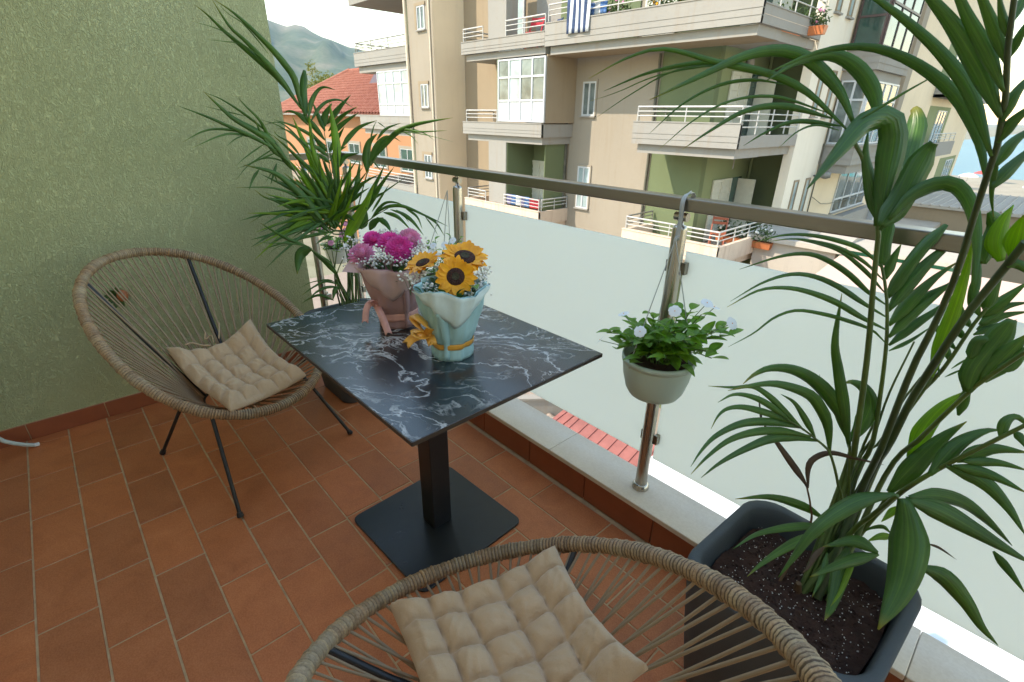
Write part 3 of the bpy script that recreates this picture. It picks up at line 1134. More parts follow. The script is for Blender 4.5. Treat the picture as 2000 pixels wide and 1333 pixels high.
def window(root, fr, u0, u1, w0, w1, cols=2, tr=None, fm='upvc', gm='win', sill=True, depth=0.0, low=None):
    """part window (frame) > pane for every light; set `depth` behind the wall plane. tr: height of a transom, low: height of a solid panel"""
    n = -depth
    b = 0.055
    m = MB()
    fr.box(m, u0, u0 + b, w0, w1, n - .04, n + .03)
    fr.box(m, u1 - b, u1, w0, w1, n - .04, n + .03)
    fr.box(m, u0 + b, u1 - b, w1 - b, w1, n - .04, n + .03)
    fr.box(m, u0 + b, u1 - b, w0, w0 + b, n - .04, n + .03)
    cw = (u1 - u0 - b) / cols
    for i in range(1, cols):
        uc = u0 + b / 2 + cw * i
        fr.box(m, uc - b * .55, uc + b * .55, w0 + b, w1 - b, n - .035, n + .035)
    bands = [w0 + b, w1 - b]
    if tr:
        fr.box(m, u0 + b, u1 - b, tr - b * .6, tr + b * .6, n - .03, n + .04)
        bands.insert(1, tr)
    if low:
        fr.box(m, u0 + b, u1 - b, low - b * .6, low + b * .6, n - .03, n + .04)
        bands.insert(1, low)
    f = m.build('window', M[fm], root)
    for i in range(cols):
        for k, (a, c) in enumerate(zip(bands[:-1], bands[1:])):
            pm = MB()
            fr.box(pm, u0 + b / 2 + cw * i + b * .3, u0 + b / 2 + cw * (i + 1) - b * .3, a + .01, c - .01, n - .012, n + .004)
            if low and k == 0:
                pm.build('panel', M[fm], f)
            else:
                pm.build('pane', M[gm if not isinstance(gm, (list, tuple)) else gm[i % len(gm)]], f)
    if sill:
        s = MB()
        fr.box(s, u0 - .06, u1 + .06, w0 - .05, w0, n - .02, .10)
        s.build('window_sill', M['b_white'], f)
    return f


def shutters(root, fr, u0, u1, w0, w1, depth=0.0, leaves=2):
    """louvred door: part door > slats"""
    n = -depth
    m = MB()
    cw = (u1 - u0) / leaves
    for i in range(leaves):
        a, c = u0 + cw * i + .01, u0 + cw * (i + 1) - .01
        fr.box(m, a, a + .07, w0, w1, n, n + .05)
        fr.box(m, c - .07, c, w0, w1, n, n + .05)
        for w in (w0, (w0 + w1) / 2 - .04, w1 - .09):
            fr.box(m, a + .07, c - .07, w, w + .09, n, n + .05)
    d = m.build('door', M['shutter'], root)
    for i in range(leaves):
        a, c = u0 + cw * i + .08, u0 + cw * (i + 1) - .08
        k = w0 + .11
        while k < w1 - .12:
            s = MB()
            fr.box(s, a + .001, c - .001, k, k + .05, n + .006, n + .036)
            s.build('slat', M['shutter'], d)
            k += .095 * 2.2
    b = MB()
    fr.box(b, u0 + .02, u1 - .02, w0 + .02, w1 - .02, n - .01, n + .008)
    b.build('backing', M['shutter'], d)
    return d


def parapet(fr, m, u0, u1, zt, zb, th=0.12, lines=2, e0=0.0, e1=0.0):
    """solid balcony front in courses parted by recessed joints"""
    upper = (zt - zb) * 0.52
    hs = [zb]
    lowh = (zt - zb) - upper
    for i in range(1, lines):
        hs.append(zb + lowh * i / lines)
    hs += [zb + lowh, zt]
    for i in range(len(hs) - 1):
        fr.box(m, u0, u1, hs[i] + (0.009 if i else 0), hs[i + 1] - (0.009 if i < len(hs) - 2 else 0), -th, 0.0)
    fr.box(m, u0 + e0, u1 - e1, zb, zt - 0.02, -th + 0.01, -0.014)


def rails(fr, parent, u0, u1, z0, z1, mat, n=-0.06, bars=3, step=1.3, r=0.018, top_r=0.028, endpost=True):
    for i in range(bars):
        w = z0 + (z1 - z0) * (i + 1) / bars
        rr = top_r if i == bars - 1 else r
        MB().tube([fr.p(u0, w, n), fr.p(u1, w, n)], rr, 6).build('rail', mat, parent)
    k = max(1, round((u1 - u0) / step))
    for i in range(0 if endpost else 1, k + (1 if endpost else 0)):
        u = u0 + (u1 - u0) * i / k
        MB().tube([fr.p(u, z0 - 0.02, n), fr.p(u, z1, n)], r * 1.1, 6).build('baluster', mat, parent)


# ================================================================== the apartment block opposite
YF, YW = 14.35, 16.1
FF, FWL = front(YF), front(YW)
XR = -6.57
FS = side(XR)
block = thing('apartment_block', 'cream apartment block with white balconies and green recesses opposite', 'building', (-14, YW, GZ))


def wallbox(mat, *b):
    return MB().box(*b).build('wall', M[mat], block)


TOPZ = 11.5
wallbox('b_cream', -14.2, -10.35, YW, YW + .3, GZ, TOPZ)                # flat wall with the small windows
wallbox('b_tan', -20.9, -14.21, YW + .004, YW + .3, GZ, TOPZ)           # recessed wall, middle bay
wallbox('b_green', -10.35, -8.40, YW + .02, YW + .3, GZ, TOPZ)          # loggia wall, front
wallbox('b_green_l', -8.70, -8.401, YW + .301, 19.7, GZ, TOPZ)          # loggia wall, side
wallbox('b_green', -8.40, -6.572, 19.7, 20.0, GZ, TOPZ)                 # loggia wall, back
wallbox('b_pier', -6.87, XR, 18.55, 21.15, GZ, TOPZ)                   # flank pier
wallbox('b_flank', -6.90, XR - .05, 21.151, 51.5, GZ, TOPZ)               # long flank
wallbox('b_cream', -22.9, -20.9, YF + .05, YW + .2, GZ, TOPZ)           # stair tower
wallbox('b_tan', -28.6, -22.91, 19.2, 19.5, 0.6, TOPZ)                  # left bay back wall
wallbox('b_cream', -28.6, -6.9, 51.2, 51.5, GZ, TOPZ)
# tower flank, its paint lightened to offset the shade on it
MB().box(-20.899, -20.89, YF + .06, YW, GZ, TOPZ).build('tower_flank', M['b_flank'], block)
# edge strips and pipes
MB().tube([(-14.27, YW - .10, GZ), (-14.27, YW - .10, 3.3)], 0.06, 8).build('drain_pipe', M['pipe'], block)
MB().tube([(-10.42, YW - .05, GZ), (-10.42, YW - .05, 3.3)], 0.045, 8).build('drain_pipe', M['pipe'], block)
MB().tube([(-22.96, YF - .02, GZ), (-22.96, YF - .02, TOPZ)], 0.07, 8).build('drain_pipe', M['pipe_cream'], block)
MB().tube([(-8.33, 19.6, GZ), (-8.33, 19.6, TOPZ)], 0.05, 8).build('drain_pipe', M['b_green_l'], block)
MB().tube([(-21.08, YF + .0, GZ), (-21.08, YF + .0, TOPZ)], 0.035, 8).build('drain_pipe', M['pipe_cream'], block)
MB().tube([(XR + .05, 21.16, GZ), (XR + .05, 21.16, 1.2)], 0.025, 6).build('cable', M['pipe'], block)
MB().tube(catmull([(XR + .05, 21.2, -1.2), (XR + .10, 22.5, -1.6), (XR + .06, 25, -1.7), (XR + .06, 33, -1.9), (XR + .05, 44, -2.4)], 20), 0.012, 5).build('cable', M['pipe'], block)


def balcony(fr, u0, u1, zt, zb, zu, depth, side_u=None, mat='b_white', side_zt=None):
    """parapet, floor slab and under-band as one part"""
    m = MB()
    parapet(fr, m, u0, u1, zt, zb)
    fr.box(m, u0 + .14, u1 - .10, zu, zb - .003, -depth, -.17)              # slab with its set-back under-band
    fr.box(m, u0, u1, zt, zt + .03, -.14, .02)                              # coping
    return m


# -- middle bay balconies (left of the flat wall)
for (zt, zb, zu, rl, mat) in ((4.06, 3.64, 3.40, True, 'b_white'), (1.11, 0.65, 0.39, True, 'b_white'), (-2.10, -2.62, -2.90, True, 'b_stained'), (-5.3, -5.9, -6.2, False, 'b_stained')):
    m = balcony(FF, -18.85, -14.06, zt, zb, zu, 1.75)
    m.box(-18.85, -18.73, YF + .121, YW, zb, zt)
    m.box(-14.18, -14.06, YF + .121, YW, zb, zt)
    b = m.build('balcony', M[mat], block)
    if zt > 3:
        rails(FF, b, -18.75, -17.5, zt + .05, zt + .47, M['rail_white'], step=1.2)
        rails(FF, b, -16.15, -14.1, zt + .05, zt + .52, M['rail_white'], step=1.1)
    elif zt > 0:
        rails(FF, b, -18.65, -16.65, zt + .05, zt + .46, M['rail_white'], step=1.9)
    elif rl:
        rails(FF, b, -18.65, -17.4, zt + .05, zt + .45, M['rail_white'], step=1.2)
        rails(FF, b, -16.2, -14.1, zt + .05, zt + .45, M['rail_white'], step=1.05)
    if rl:
        fs = side(-18.79)
        rails(fs, b, YF + .2, YW - .05, zt + .05, zt + .45, M['rail_dark'], n=0.0, step=1.5)
        if zt < 0:
            rails(side(-14.1), b, YF + .2, YW - .05, zt + .05, zt + .45, M['rail_white'], n=0.0, step=.8)
# columns between the storeys
for z0, z1, x0, x1 in ((-9.3, -2.9, -17.3, -16.2), (-2.06, 0.39, -17.3, -16.2), (4.10, 6.6, -17.3, -16.25)):
    MB().box(x0, x1, YF + .16, YF + .75, z0, z1).build('column', M['b_white'], block)
# green niche behind the middle balcony, lower storey
MB().box(-16.19, -16.16, YF + .2, 17.6, -2.6, .39).build('niche_wall', M['b_green'], block)
MB().box(-14.32, -14.285, YF + .5, YW - .002, -6.2, .39).build('niche_wall', M['b_green'], block)
MB().box(-17.9, -14.33, YW - .03, YW - .002, -2.6, .39).build('niche_wall', M['b_green'], block)
shutters(block, FWL, -16.6, -15.0, -2.3, -0.35, -0.04)
# glazed-in balcony on the middle storey
window(block, FF, -16.6, -14.02, 1.17, 3.34, 4, 2.72, 'upvc', ('win', 'win_curtain', 'win', 'win'), False, 0.08, 1.92)
MB().box(-16.75, -16.62, YF + .15, YW, 1.15, 3.38).build('niche_wall', M['b_green'], block)
MB().box(-14.05, -14.0, YF + .14, YW - .002, 1.15, 3.38).build('niche_wall', M['b_tan'], block)
# top storey of the middle bay: doors behind the railing
window(block, FWL, -18.4, -16.9, 3.75, 6.3, 2, None, 'upvc', 'win_curtain', False, -0.05)
MB().box(-16.2, -14.9, YW - .05, YW - .003, 3.6, 6.5).build('niche_wall', M['b_white'], block)
MB().box(-14.9, -11.4, YW - .06, YW - .003, 3.6, 6.5).build('niche_wall', M['b_green'], block)
shutters(block, FWL, -11.2, -10.0, 3.7, 6.0, -0.05)

# -- long top balcony on the right, returning round the corner
m = balcony(FF, -14.05, XR, 4.28, 3.60, 3.35, 1.6)
m.box(XR - .12, XR, YF + .121, 18.54, 3.60, 4.02)
m.box(XR - .145, XR + .02, YF + .121, 18.54, 4.02, 4.05)
m.box(-8.2, XR - .14, 15.96, 19.69, 3.35, 3.597)
top_b = m.build('balcony', M['b_white'], block)
MB().box(XR - .06, XR + .004, YF + .14, 18.5, 3.80, 3.812).build('joint', M['b_stained'], top_b)
rails(FF, top_b, -13.95, XR - .1, 4.36, 4.82, M['rail_white'], step=1.35)
rails(side(XR), top_b, YF + .1, 18.5, 4.10, 5.0, M['rail_white'], n=-0.06, bars=4, step=1.1)
m = MB().box(-14.0, XR - .15, YF + .18, 15.9, 3.345, 3.36)
m.build('soffit', M['b_tan'], top_b)
# -- right loggia balconies, middle and lower storey
for (zt, zb, zu, rl, mat) in ((1.27, 0.64, 0.37, True, 'b_white'), (-2.09, -2.66, -2.95, True, 'b_stained'), (-5.3, -5.9, -6.2, False, 'b_stained')):
    m = balcony(FF, -10.02, XR, zt, zb, zu, 1.7)
    szt = zt - .30 if zt > 0 else zt - .02
    m.box(XR - .12, XR, YF + .121, 18.54, zb, szt)
    m.box(-10.02, -9.90, YF + .121, YW, zb, zt)
    m.box(-8.39, XR - .18, YW - .02, 19.69, zu, zb - .003)
    fsd = side(XR - .15)
    fsd.box(m, YF + .2, 18.54, zu, zb - .003, -.3, -.02)
    b = m.build('balcony', M[mat], block)
    if rl:
        rails(FF, b, -9.92, XR - .05, zt + .05, zt + .43, M['rail_white'], step=1.7)
        rails(side(XR), b, YF + .1, 18.5, szt + .05, zt + .43, M['rail_white'], n=-0.06, bars=3 if zt < 0 else 4, step=1.05)
        rails(side(-9.96), b, YF + .2, YW - .05, zt + .05, zt + .43, M['rail_dark'], n=0.0, step=1.5)
# doors and shutters in the loggia side wall
FL = side(-8.40)
for zf in (0.66, -2.62, 3.62):
    f_ = shutters(block, FL, 17.0, 18.35, zf, zf + 2.1, -0.02)
    m = MB()
    FL.box(m, 18.4, 19.2, zf, zf + 2.1, .002, .01)
    m.build('doorway', M['win_dark'], block)
    # an open leaf standing out from the wall
    m = MB().box(-8.38, -7.75, 18.9, 18.95, zf, zf + 2.05)
    m.build('door', M['shutter'], block)
MB().lathe([(0.10, 0), (0.13, .08), (0.10, .2), (0.02, .26)], (-8.26, 17.9, 2.95), 10).build('wall_lamp', M['b_white'], block)
MB().lathe([(0.02, 0), (0.02, .3), (0.07, .31), (0.05, .42)], (-7.6, 16.6, -.06), 10).build('hanging_lamp', M['rail_dark'], block)
# -- small windows in the flat wall and the stair tower
for z0, z1 in ((1.42, 2.58), (-2.0, -.40), (4.5, 5.6)):
    m = MB()
    window(block, FWL, -13.62, -13.0, z0, z1, 2, None, 'upvc', 'win' if z0 > 0 else 'win_curtain', True, -0.012)
    FWL.box(m, -13.72, -13.62, z0 - .03, z1 + .06, .002, .05)
    FWL.box(m, -13.0, -12.94, z0 - .03, z1 + .06, .002, .05)
    FWL.box(m, -13.62, -13.0, z1, z1 + .06, .002, .05)
    m.build('window_surround', M['b_cream'], block)
FT = front(YF + .05)
for z0, z1 in ((4.8, 5.7), (1.68, 2.66), (-1.5, -.4)):
    window(block, FT, -22.05, -21.45, z0, z1, 2, None, 'upvc', 'win', True, -0.012)
    m = MB()
    FT.box(m, -22.2, -22.05, z0, z1 + .12, .002, .06)
    FT.box(m, -22.05, -21.38, z1, z1 + .12, .002, .06)
    m.build('window_surround', M['b_tan'], block)
# -- left bay beyond the tower
for (zt, zb, zu) in ((4.28, 3.66, 3.36), (1.26, 0.62, 0.36), (-2.05, -2.6, -2.9)):
    m = balcony(FF, -28.35, -23.0, zt, zb, zu, 4.5)
    m.box(-28.35, -28.23, YF + .121, 19.2, zb, zt)
    b = m.build('balcony', M['b_white'], block)
    if zt > 3:
        rails(FF, b, -28.2, -23.05, zt + .05, zt + .47, M['rail_dark'], step=1.65)
        rails(side(-28.29), b, YF + .2, 19.0, zt + .05, zt + .47, M['rail_dark'], n=0.0, step=1.6)
    elif zt < 0:
        rails(FF, b, -28.2, -23.05, zt + .05, zt + .5, M['rail_white'], step=1.65)
MB().box(-28.35, -22.95, YF, 19.2, 6.45, 6.95).build('balcony', M['b_white'], block)
MB().box(-23.75, -22.97, YF + .5, YF + 1.1, 4.0, 6.44).build('column', M['b_green'], block)
MB().box(-23.75, -22.97, YF + .5, YF + 1.1, -2.9, .36).build('column', M['b_green'], block)
window(block, FF, -26.15, -23.02, 1.30, 3.34, 4, 2.78, 'upvc', 'win_curtain', False, 0.08, 1.82)
# -- flank: glazed bays pushed out of the long wall
for (zb, kind) in ((2.95, 'brown'), (-0.05, 'white')):
    m = MB().box(XR - .3, -5.58, 21.3, 25.2, zb, zb + .62)
    m.box(XR - .3, -5.5, 21.22, 25.28, zb + .62, zb + .68)
    for k in (.2, .4):
        m.box(XR - .3, -5.565, 21.285, 25.215, zb + k, zb + k + .012)
    m.box(XR - .3, -5.7, 21.42, 25.1, zb - .3, zb)
    bb = m.build('bay', M['b_white'], block)
    f1 = Fr((XR, 21.42, 0), (1, 0, 0), (0, -1, 0))
    f2 = side(-5.68)
    if kind == 'brown':
        window(block, f1, .02, .86, zb + .68, zb + 2.7, 1, zb + 1.55, 'frame_brown', 'win_dark', False, 0)
        window(block, f2, 21.45, 25.0, zb + .68, zb + 2.7, 3, zb + 1.9, 'frame_brown', 'win_dark', False, 0)
    else:
        window(block, f1, .02, .86, zb + .68, zb + 2.7, 2, zb + 2.1, 'upvc', 'win', False, 0)
        window(block, f2, 21.45, 25.0, zb + .68, zb + 2.7, 4, zb + 2.1, 'upvc', 'win', False, 0)
MB().box(XR - .3, -5.58, 21.3, 25.2, 5.7, 6.3).build('bay', M['b_white'], block)
MB().box(XR - .05, XR + .18, 25.3, 26.6, -.3, TOPZ).build('column', M['b_cream'], block)
MB().box(XR - .05, XR + .14, 29.0, 29.8, -1.2, TOPZ).build('column', M['b_cream'], block)
window(block, side(XR - .03), 24.2, 28.6, -2.15, -.45, 4, -1.6, 'upvc', 'win', True, 0)
m = MB()
side(XR).box(m, 24.0, 29.5, -3.1, -2.3, .0, .30)
m.build('bay', M['b_white'], block)
for (y0, zb) in ((36.5, -.4), (36.5, 2.6), (44.5, 2.6), (44.5, -3.4)):
    m = MB()
    side(XR).box(m, y0, y0 + 6.2, zb, zb + .75, .55, .67)
    side(XR).box(m, y0, y0 + 6.2, zb, zb + .14, -.04, .55)
    side(XR).box(m, y0, y0 + .12, zb, zb + .75, -.04, .55)
    b = m.build('balcony', M['b_white'], block)
    rails(side(XR + .6), b, y0 + .1, y0 + 6.1, zb + .8, zb + 1.2, M['rail_white'], n=0, step=1.5)
    m = MB()
    side(XR).box(m, y0 + .2, y0 + 6.0, zb + .14, zb + 2.6, -.048, -.035)
    m.build('niche_wall', M['b_green_l'], block)
    window(block, side(XR), y0 + 2.5, y0 + 5.0, zb + .2, zb + 2.4, 3, None, 'upvc', 'win', False, .02)
for y_ in (19.2, 20.3):
    for z0 in (1.5, -1.9, 4.4):
        window(block, FS, y_, y_ + .42, z0, z0 + 1.4, 1, None, 'b_tan', 'win_curtain', True, -0.008)
# ground storey: darker base, roller doors
for (x0, x1, mat) in ((-14.2, -10.4, 'b_base'),):
    MB().box(x0, x1, YW - .05, YW - .004, GZ, -5.6).build('base_course', M[mat], block)
for y0 in (20.5, 24.5, 28.5):
    m = MB()
    side(XR).box(m, y0, y0 + 3.4, -8.9, -5.9, -.03, .03)
    d = m.build('roller_door', M['b_base'], block)
    for k in range(9):
        s = MB()
        side(XR).box(s, y0 + .06, y0 + 3.34, -8.8 + k * .31, -8.8 + k * .31 + .27, .031, .05)
        s.build('slat', M['b_base'], d)

# ================================================================== palm blades
def blade(parent, pts, wid, mat, roll=0.0, fold=0.42, name='leaflet', prof=None, n=None):
    """one leaflet along 3D points; wid in metres; slight keel along the midrib, real thickness by a second skin"""
    n = n or max(9, min(22, 4 * len(pts)))
    c = catmull(pts, n)
    rows, uvr = [], []
    L = sum((c[i + 1] - c[i]).length for i in range(n - 1))
    off = origin_of(parent)
    s = 0.0
    across = (-1.0, -0.5, 0.0, 0.5, 1.0)
    for i, p in enumerate(c):
        a, b = c[max(0, i - 1)], c[min(n - 1, i + 1)]
        t_ = (b - a).normalized()
        view = (p - C0).normalized()
        w = t_.cross(view)
        w = w.normalized() if w.length > 1e-5 else t_.orthogonal().normalized()
        k = s / L if L > 0 else 0
        w = Matrix.Rotation(roll * (0.4 + 0.6 * k), 3, t_) @ w
        nn = w.cross(t_).normalized()
        if prof == 'strap':
            f = min(1.0, 0.35 + k * 3.5) * (1.0 if k < 0.8 else max(0.12, (1 - k) / 0.2) ** 0.5)
        elif prof == 'broad':
            f = min(1.0, .30 + k * 2.4) * (1.0 if k < .32 else max(0.0, 1 - ((k - .32) / .68) ** 1.5) ** .9) * .86
        else:
            f = (min(1.0, 0.22 + k * 3.4) if k < 0.23 else 1.0) * (1.0 if k < 0.38 else max(0.0, (1 - (k - 0.38) / 0.62)) ** 0.78)
        f = max(f, 0.035)
        hw = wid * 0.5 * f
        row = []
        for x in across:
            row.append(p + w * hw * x * math.cos(fold * abs(x)) + nn * (hw * abs(x) * math.sin(fold)) - off)
        rows.append(row)
        uvr.append(k)
        if i < n - 1:
            s += (c[i + 1] - c[i]).length
    th = 0.0004
    m = MB().grid([[tuple(q) for q in r] for r in rows])
    me = m.mesh(name, mat)
    uvl = me.uv_layers.new(name='UVMap')
    nc = len(across)
    for poly in me.polygons:
        for li in poly.loop_indices:
            vi = me.loops[li].vertex_index
            uvl.data[li].uv = ((across[vi % nc] + 1) / 2, uvr[vi // nc])
    o = bpy.data.objects.new(name, me)
    COL.objects.link(o)
    o.parent = parent
    sol = o.modifiers.new('thickness', 'SOLIDIFY')
    sol.thickness = th
    sol.offset = 0
    return o


class Crop:
    """reads positions noted on an enlarged detail of the photograph"""

    def __init__(self, x0, y0, k):
        self.x0, self.y0, self.k = x0, y0, k

    def __call__(self, q):
        return (self.x0 + q[0] * self.k, self.y0 + q[1] * self.k)


def px_path(crop, pts, d0, d1):
    out = []
    n = len(pts)
    for i, q in enumerate(pts):
        x, y = crop(q)
        out.append(atd(x, y, d0 + (d1 - d0) * i / max(1, n - 1)))
    return out


def path3(crop, pts):
    """points given as (x, y, depth)"""
    return [atd(*crop((p[0], p[1])), p[2]) for p in pts]


def frond(root, name, stem_pts, r0, r1, mat='stem', dark=False):
    c = catmull(stem_pts, 22)
    rs = [r0 + (r1 - r0) * i / 21 for i in range(22)]
    return MB().tube(c, rs, 8).build(name, M[mat], root)


def leaves(fr, crop, data, d0, d1, mat='palm', jit=0.02, fold=0.42):
    for e in data:
        pts, w = e[0], e[1]
        dd0, dd1 = (e[2], e[3]) if len(e) > 3 and e[2] is not None else (d0, d1)
        mt = e[4] if len(e) > 4 and e[4] else mat
        prof = e[5] if len(e) > 5 else None
        x, y = crop(pts[0])
        dm = 0.5 * (dd0 + dd1) + rng.uniform(-jit, jit)
        blade(fr, px_path(crop, pts, dd0, dd1 + rng.uniform(-jit, jit)), w * crop.k * dm / F_PX, M[mt], rng.uniform(-.45, .45), fold, prof=prof)


palm_f.rotation_euler = (0, 0, 0)
for ch in list(palm_f.children):
    ch.rotation_euler = (0, 0, -0.05)
K1 = Crop(1150, 0, 0.425)
K2 = Crop(1340, 440, 0.33)
K3 = Crop(1340, 700, 0.33)
K4 = Crop(1400, 900, 0.30)
root_pt = Vector((-0.135, 1.115, 0.36))


def soil_pt(dx, dy):
    return root_pt + Vector((dx, dy, 0))


# frond arching over the rail to the left
f1 = frond(palm_f, 'frond', [soil_pt(.01, .0)] + path3(K2, [(960, 1480, 1.20), (1000, 1300, 1.13), (1070, 800, 1.04), (1110, 330, .97), (1140, 0, .93)]) + path3(K1, [(1300, 850, .915), (1265, 740, .91), (1190, 600, .90)]), .0085, .0035)
leaves(f1, K1, [
    ([(1190, 600), (1000, 420), (820, 335), (600, 288), (350, 225), (180, 265), (0, 362)], 36, .90, .98),
    ([(1100, 520), (860, 445), (650, 465), (480, 555), (320, 690)], 15, .92, .96),
    ([(900, 390), (760, 368), (600, 392), (430, 480), (275, 618)], 17, .93, .97),
    ([(1120, 545), (900, 488), (720, 510), (560, 600), (430, 688)], 32, .90, .93),
    ([(1160, 580), (960, 558), (830, 600), (712, 670)], 24, .90, .91),
    ([(1150, 600), (1050, 575), (960, 605), (868, 685)], 11, .90, .90),
    ([(860, 345), (700, 300), (520, 290), (280, 335), (68, 420)], 27, .94, 1.0),
    ([(800, 330), (640, 295), (330, 345), (130, 425), (0, 468)], 9, .95, 1.0),
    ([(640, 300), (400, 325), (200, 430), (25, 548)], 8, .96, 1.02),
    ([(1220, 575), (1160, 430), (1060, 310), (960, 245), (840, 230), (700, 262), (520, 345), (280, 460)], 62, .89, .93),
    ([(1335, 580), (1310, 430), (1240, 320), (1150, 262), (1060, 256), (950, 290), (815, 372)], 76, .88, .88),
    ([(1330, 1040), (1370, 820), (1405, 620), (1375, 545), (1270, 560), (1150, 690), (1005, 868)], 150, .90, .82, None, 'broad'),
    ([(1335, 1030), (1300, 850), (1275, 720), (1285, 600)], 70, .915, .90),
    ([(1400, 930), (1470, 720), (1508, 580), (1502, 505), (1490, 495)], 92, .93, .95, None, 'strap'),
    ([(1345, 1040), (1430, 930), (1500, 800), (1560, 690), (1585, 660)], 118, .88, .84, None, 'strap'),
    ([(1380, 1010), (1480, 905), (1600, 850), (1690, 862), (1755, 960), (1780, 1120), (1772, 1330)], 74, .87, .80),
    ([(1340, 1060), (1385, 960), (1420, 850), (1440, 720)], 60, .90, .90),
    ([(1230, 560), (1330, 500), (1480, 410), (1640, 322)], 15, .86, .80),
], .9, .95)
# tall frond close to the viewer, upper right
f2 = frond(palm_f, 'frond', [soil_pt(.03, .01)] + path3(K2, [(1040, 1560, 1.17), (1150, 1333, 1.08), (1330, 870, .95), (1480, 570, .87), (1600, 290, .80), (1670, 60, .76)]) + path3(K1, [(1800, 900, .70), (1870, 700, .66), (1910, 500, .63), (1922, 300, .60), (1932, 130, .58), (1960, -40, .56)]), .009, .003, 'stem_dark')
leaves(f2, K1, [
    ([(1830, 850), (1790, 640), (1700, 462), (1560, 332), (1400, 247), (1240, 216), (1050, 242), (800, 345)], 58, .70, .74),
    ([(1850, 720), (1760, 440), (1640, 265), (1480, 112), (1300, -20), (1150, -120)], 62, .66, .68),
    ([(1890, 540), (1800, 330), (1680, 130), (1560, -20), (1450, -160)], 92, .63, .62),
    ([(1905, 420), (1830, 250), (1740, 80), (1690, -30), (1600, -200)], 66, .61, .60),
    ([(1920, 300), (1860, 130), (1800, -20), (1740, -160)], 54, .60, .58),
    ([(1930, 180), (1900, 60), (1880, -60)], 40, .585, .57),
    ([(1900, 560), (1960, 430), (2080, 300)], 52, .63, .60),
    ([(1880, 660), (1950, 560), (2090, 450)], 56, .65, .62),
    ([(1865, 770), (1950, 650), (2090, 560)], 56, .67, .64),
    ([(1850, 870), (1930, 780), (2080, 640)], 60, .69, .66),
    ([(1930, 270), (1980, 160), (2060, 40)], 44, .60, .58),
    ([(1950, 100), (2000, -10), (2060, -120)], 40, .58, .56),
    ([(1880, 720), (1850, 880), (1860, 1000)], 26, .68, .70),
], .6, .6)
# fan of blue-green leaflets in the middle
f3 = frond(palm_f, 'frond', [soil_pt(.02, .03)] + path3(K2, [(1000, 1500, 1.22), (1100, 1300, 1.17), (1150, 1000, 1.12), (1180, 760, 1.08), (1190, 600, 1.06), (1185, 400, 1.04), (1155, 230, 1.03)]), .0075, .0028)
leaves(f3, K2, [
    ([(1165, 260), (1050, 150), (900, 92), (720, 58), (560, 62), (395, 107)], 31, 1.03, 1.0),
    ([(1172, 330), (1050, 215), (900, 132), (740, 92), (610, 82), (480, 100)], 24, 1.03, 1.0),
    ([(1175, 400), (1060, 272), (920, 160), (780, 112), (640, 84)], 28, 1.04, 1.0),
    ([(1180, 470), (1080, 400), (960, 290), (840, 212), (720, 172), (560, 186), (315, 262)], 37, 1.04, 1.0),
    ([(1185, 545), (1050, 462), (900, 362), (760, 303), (620, 290), (450, 342), (262, 452)], 37, 1.05, 1.0),
    ([(1186, 620), (1050, 552), (900, 462), (750, 402), (600, 371), (430, 386), (242, 486)], 40, 1.05, 1.0),
    ([(1186, 705), (1100, 622), (940, 562), (800, 525), (650, 506), (520, 550), (400, 640), (248, 722)], 26, 1.06, 1.02),
    ([(1158, 240), (1170, 100), (1205, -40)], 84, 1.03, 1.02, None, 'strap'),
    ([(1180, 320), (1225, 210), (1275, 110)], 72, 1.04, 1.02, None, 'broad'),
    ([(1190, 430), (1280, 285), (1400, 125), (1540, -5)], 80, 1.05, 1.0, None, 'strap'),
    ([(1195, 510), (1330, 332), (1480, 180), (1670, 40)], 90, 1.05, 1.0),
    ([(1200, 595), (1330, 442), (1470, 310), (1610, 215)], 80, 1.06, 1.02),
    ([(1200, 665), (1340, 532), (1480, 420), (1590, 335)], 70, 1.06, 1.02),
    ([(1200, 712), (1350, 592), (1500, 490), (1610, 395)], 58, 1.07, 1.03),
    ([(1200, 745), (1330, 682), (1460, 595)], 26, 1.08, 1.06),
    ([(1210, 560), (1400, 430), (1560, 350), (1680, 260)], 60, 1.09, 1.05),
], 1.05, 1.0)
# single upright spear
f4 = frond(palm_f, 'frond', [soil_pt(-.01, .02)] + path3(K2, [(950, 1420, 1.2), (962, 1290, 1.16)]), .006, .004)
leaves(f4, K2, [([(962, 1300), (945, 1120), (905, 860), (885, 690), (922, 405)], 84, 1.15, 1.08, 'palm', 'broad')], 1.1, 1.1)
# low frond reaching left over the planter
f5 = frond(palm_f, 'frond', [soil_pt(-.01, -.01)] + path3(K3, [(905, 900, 1.2), (900, 750, 1.17), (850, 560, 1.14), (780, 490, 1.12), (700, 425, 1.1), (600, 365, 1.08)]), .005, .002)
leaves(f5, K3, [
    ([(780, 490), (640, 470), (500, 480), (350, 540), (200, 622), (88, 708)], 62, 1.12, 1.02),
    ([(740, 465), (560, 432), (400, 440), (250, 490), (120, 590), (28, 688)], 56, 1.11, 1.0),
    ([(680, 412), (500, 380), (330, 390), (180, 460), (90, 550), (28, 642)], 56, 1.1, 1.0),
    ([(640, 390), (500, 330), (350, 290), (250, 296), (190, 340), (148, 418)], 46, 1.09, 1.01),
    ([(620, 372), (480, 270), (380, 225), (280, 215), (188, 262)], 42, 1.08, 1.02),
    ([(700, 430), (600, 330), (500, 230), (400, 168), (280, 172), (130, 165)], 42, 1.1, 1.04),
    ([(765, 470), (700, 350), (640, 262), (560, 212)], 42, 1.12, 1.08),
    ([(850, 555), (840, 400), (800, 300), (730, 215), (560, 155), (420, 156), (248, 192)], 74, 1.14, 1.06),
], 1.1, 1.03)
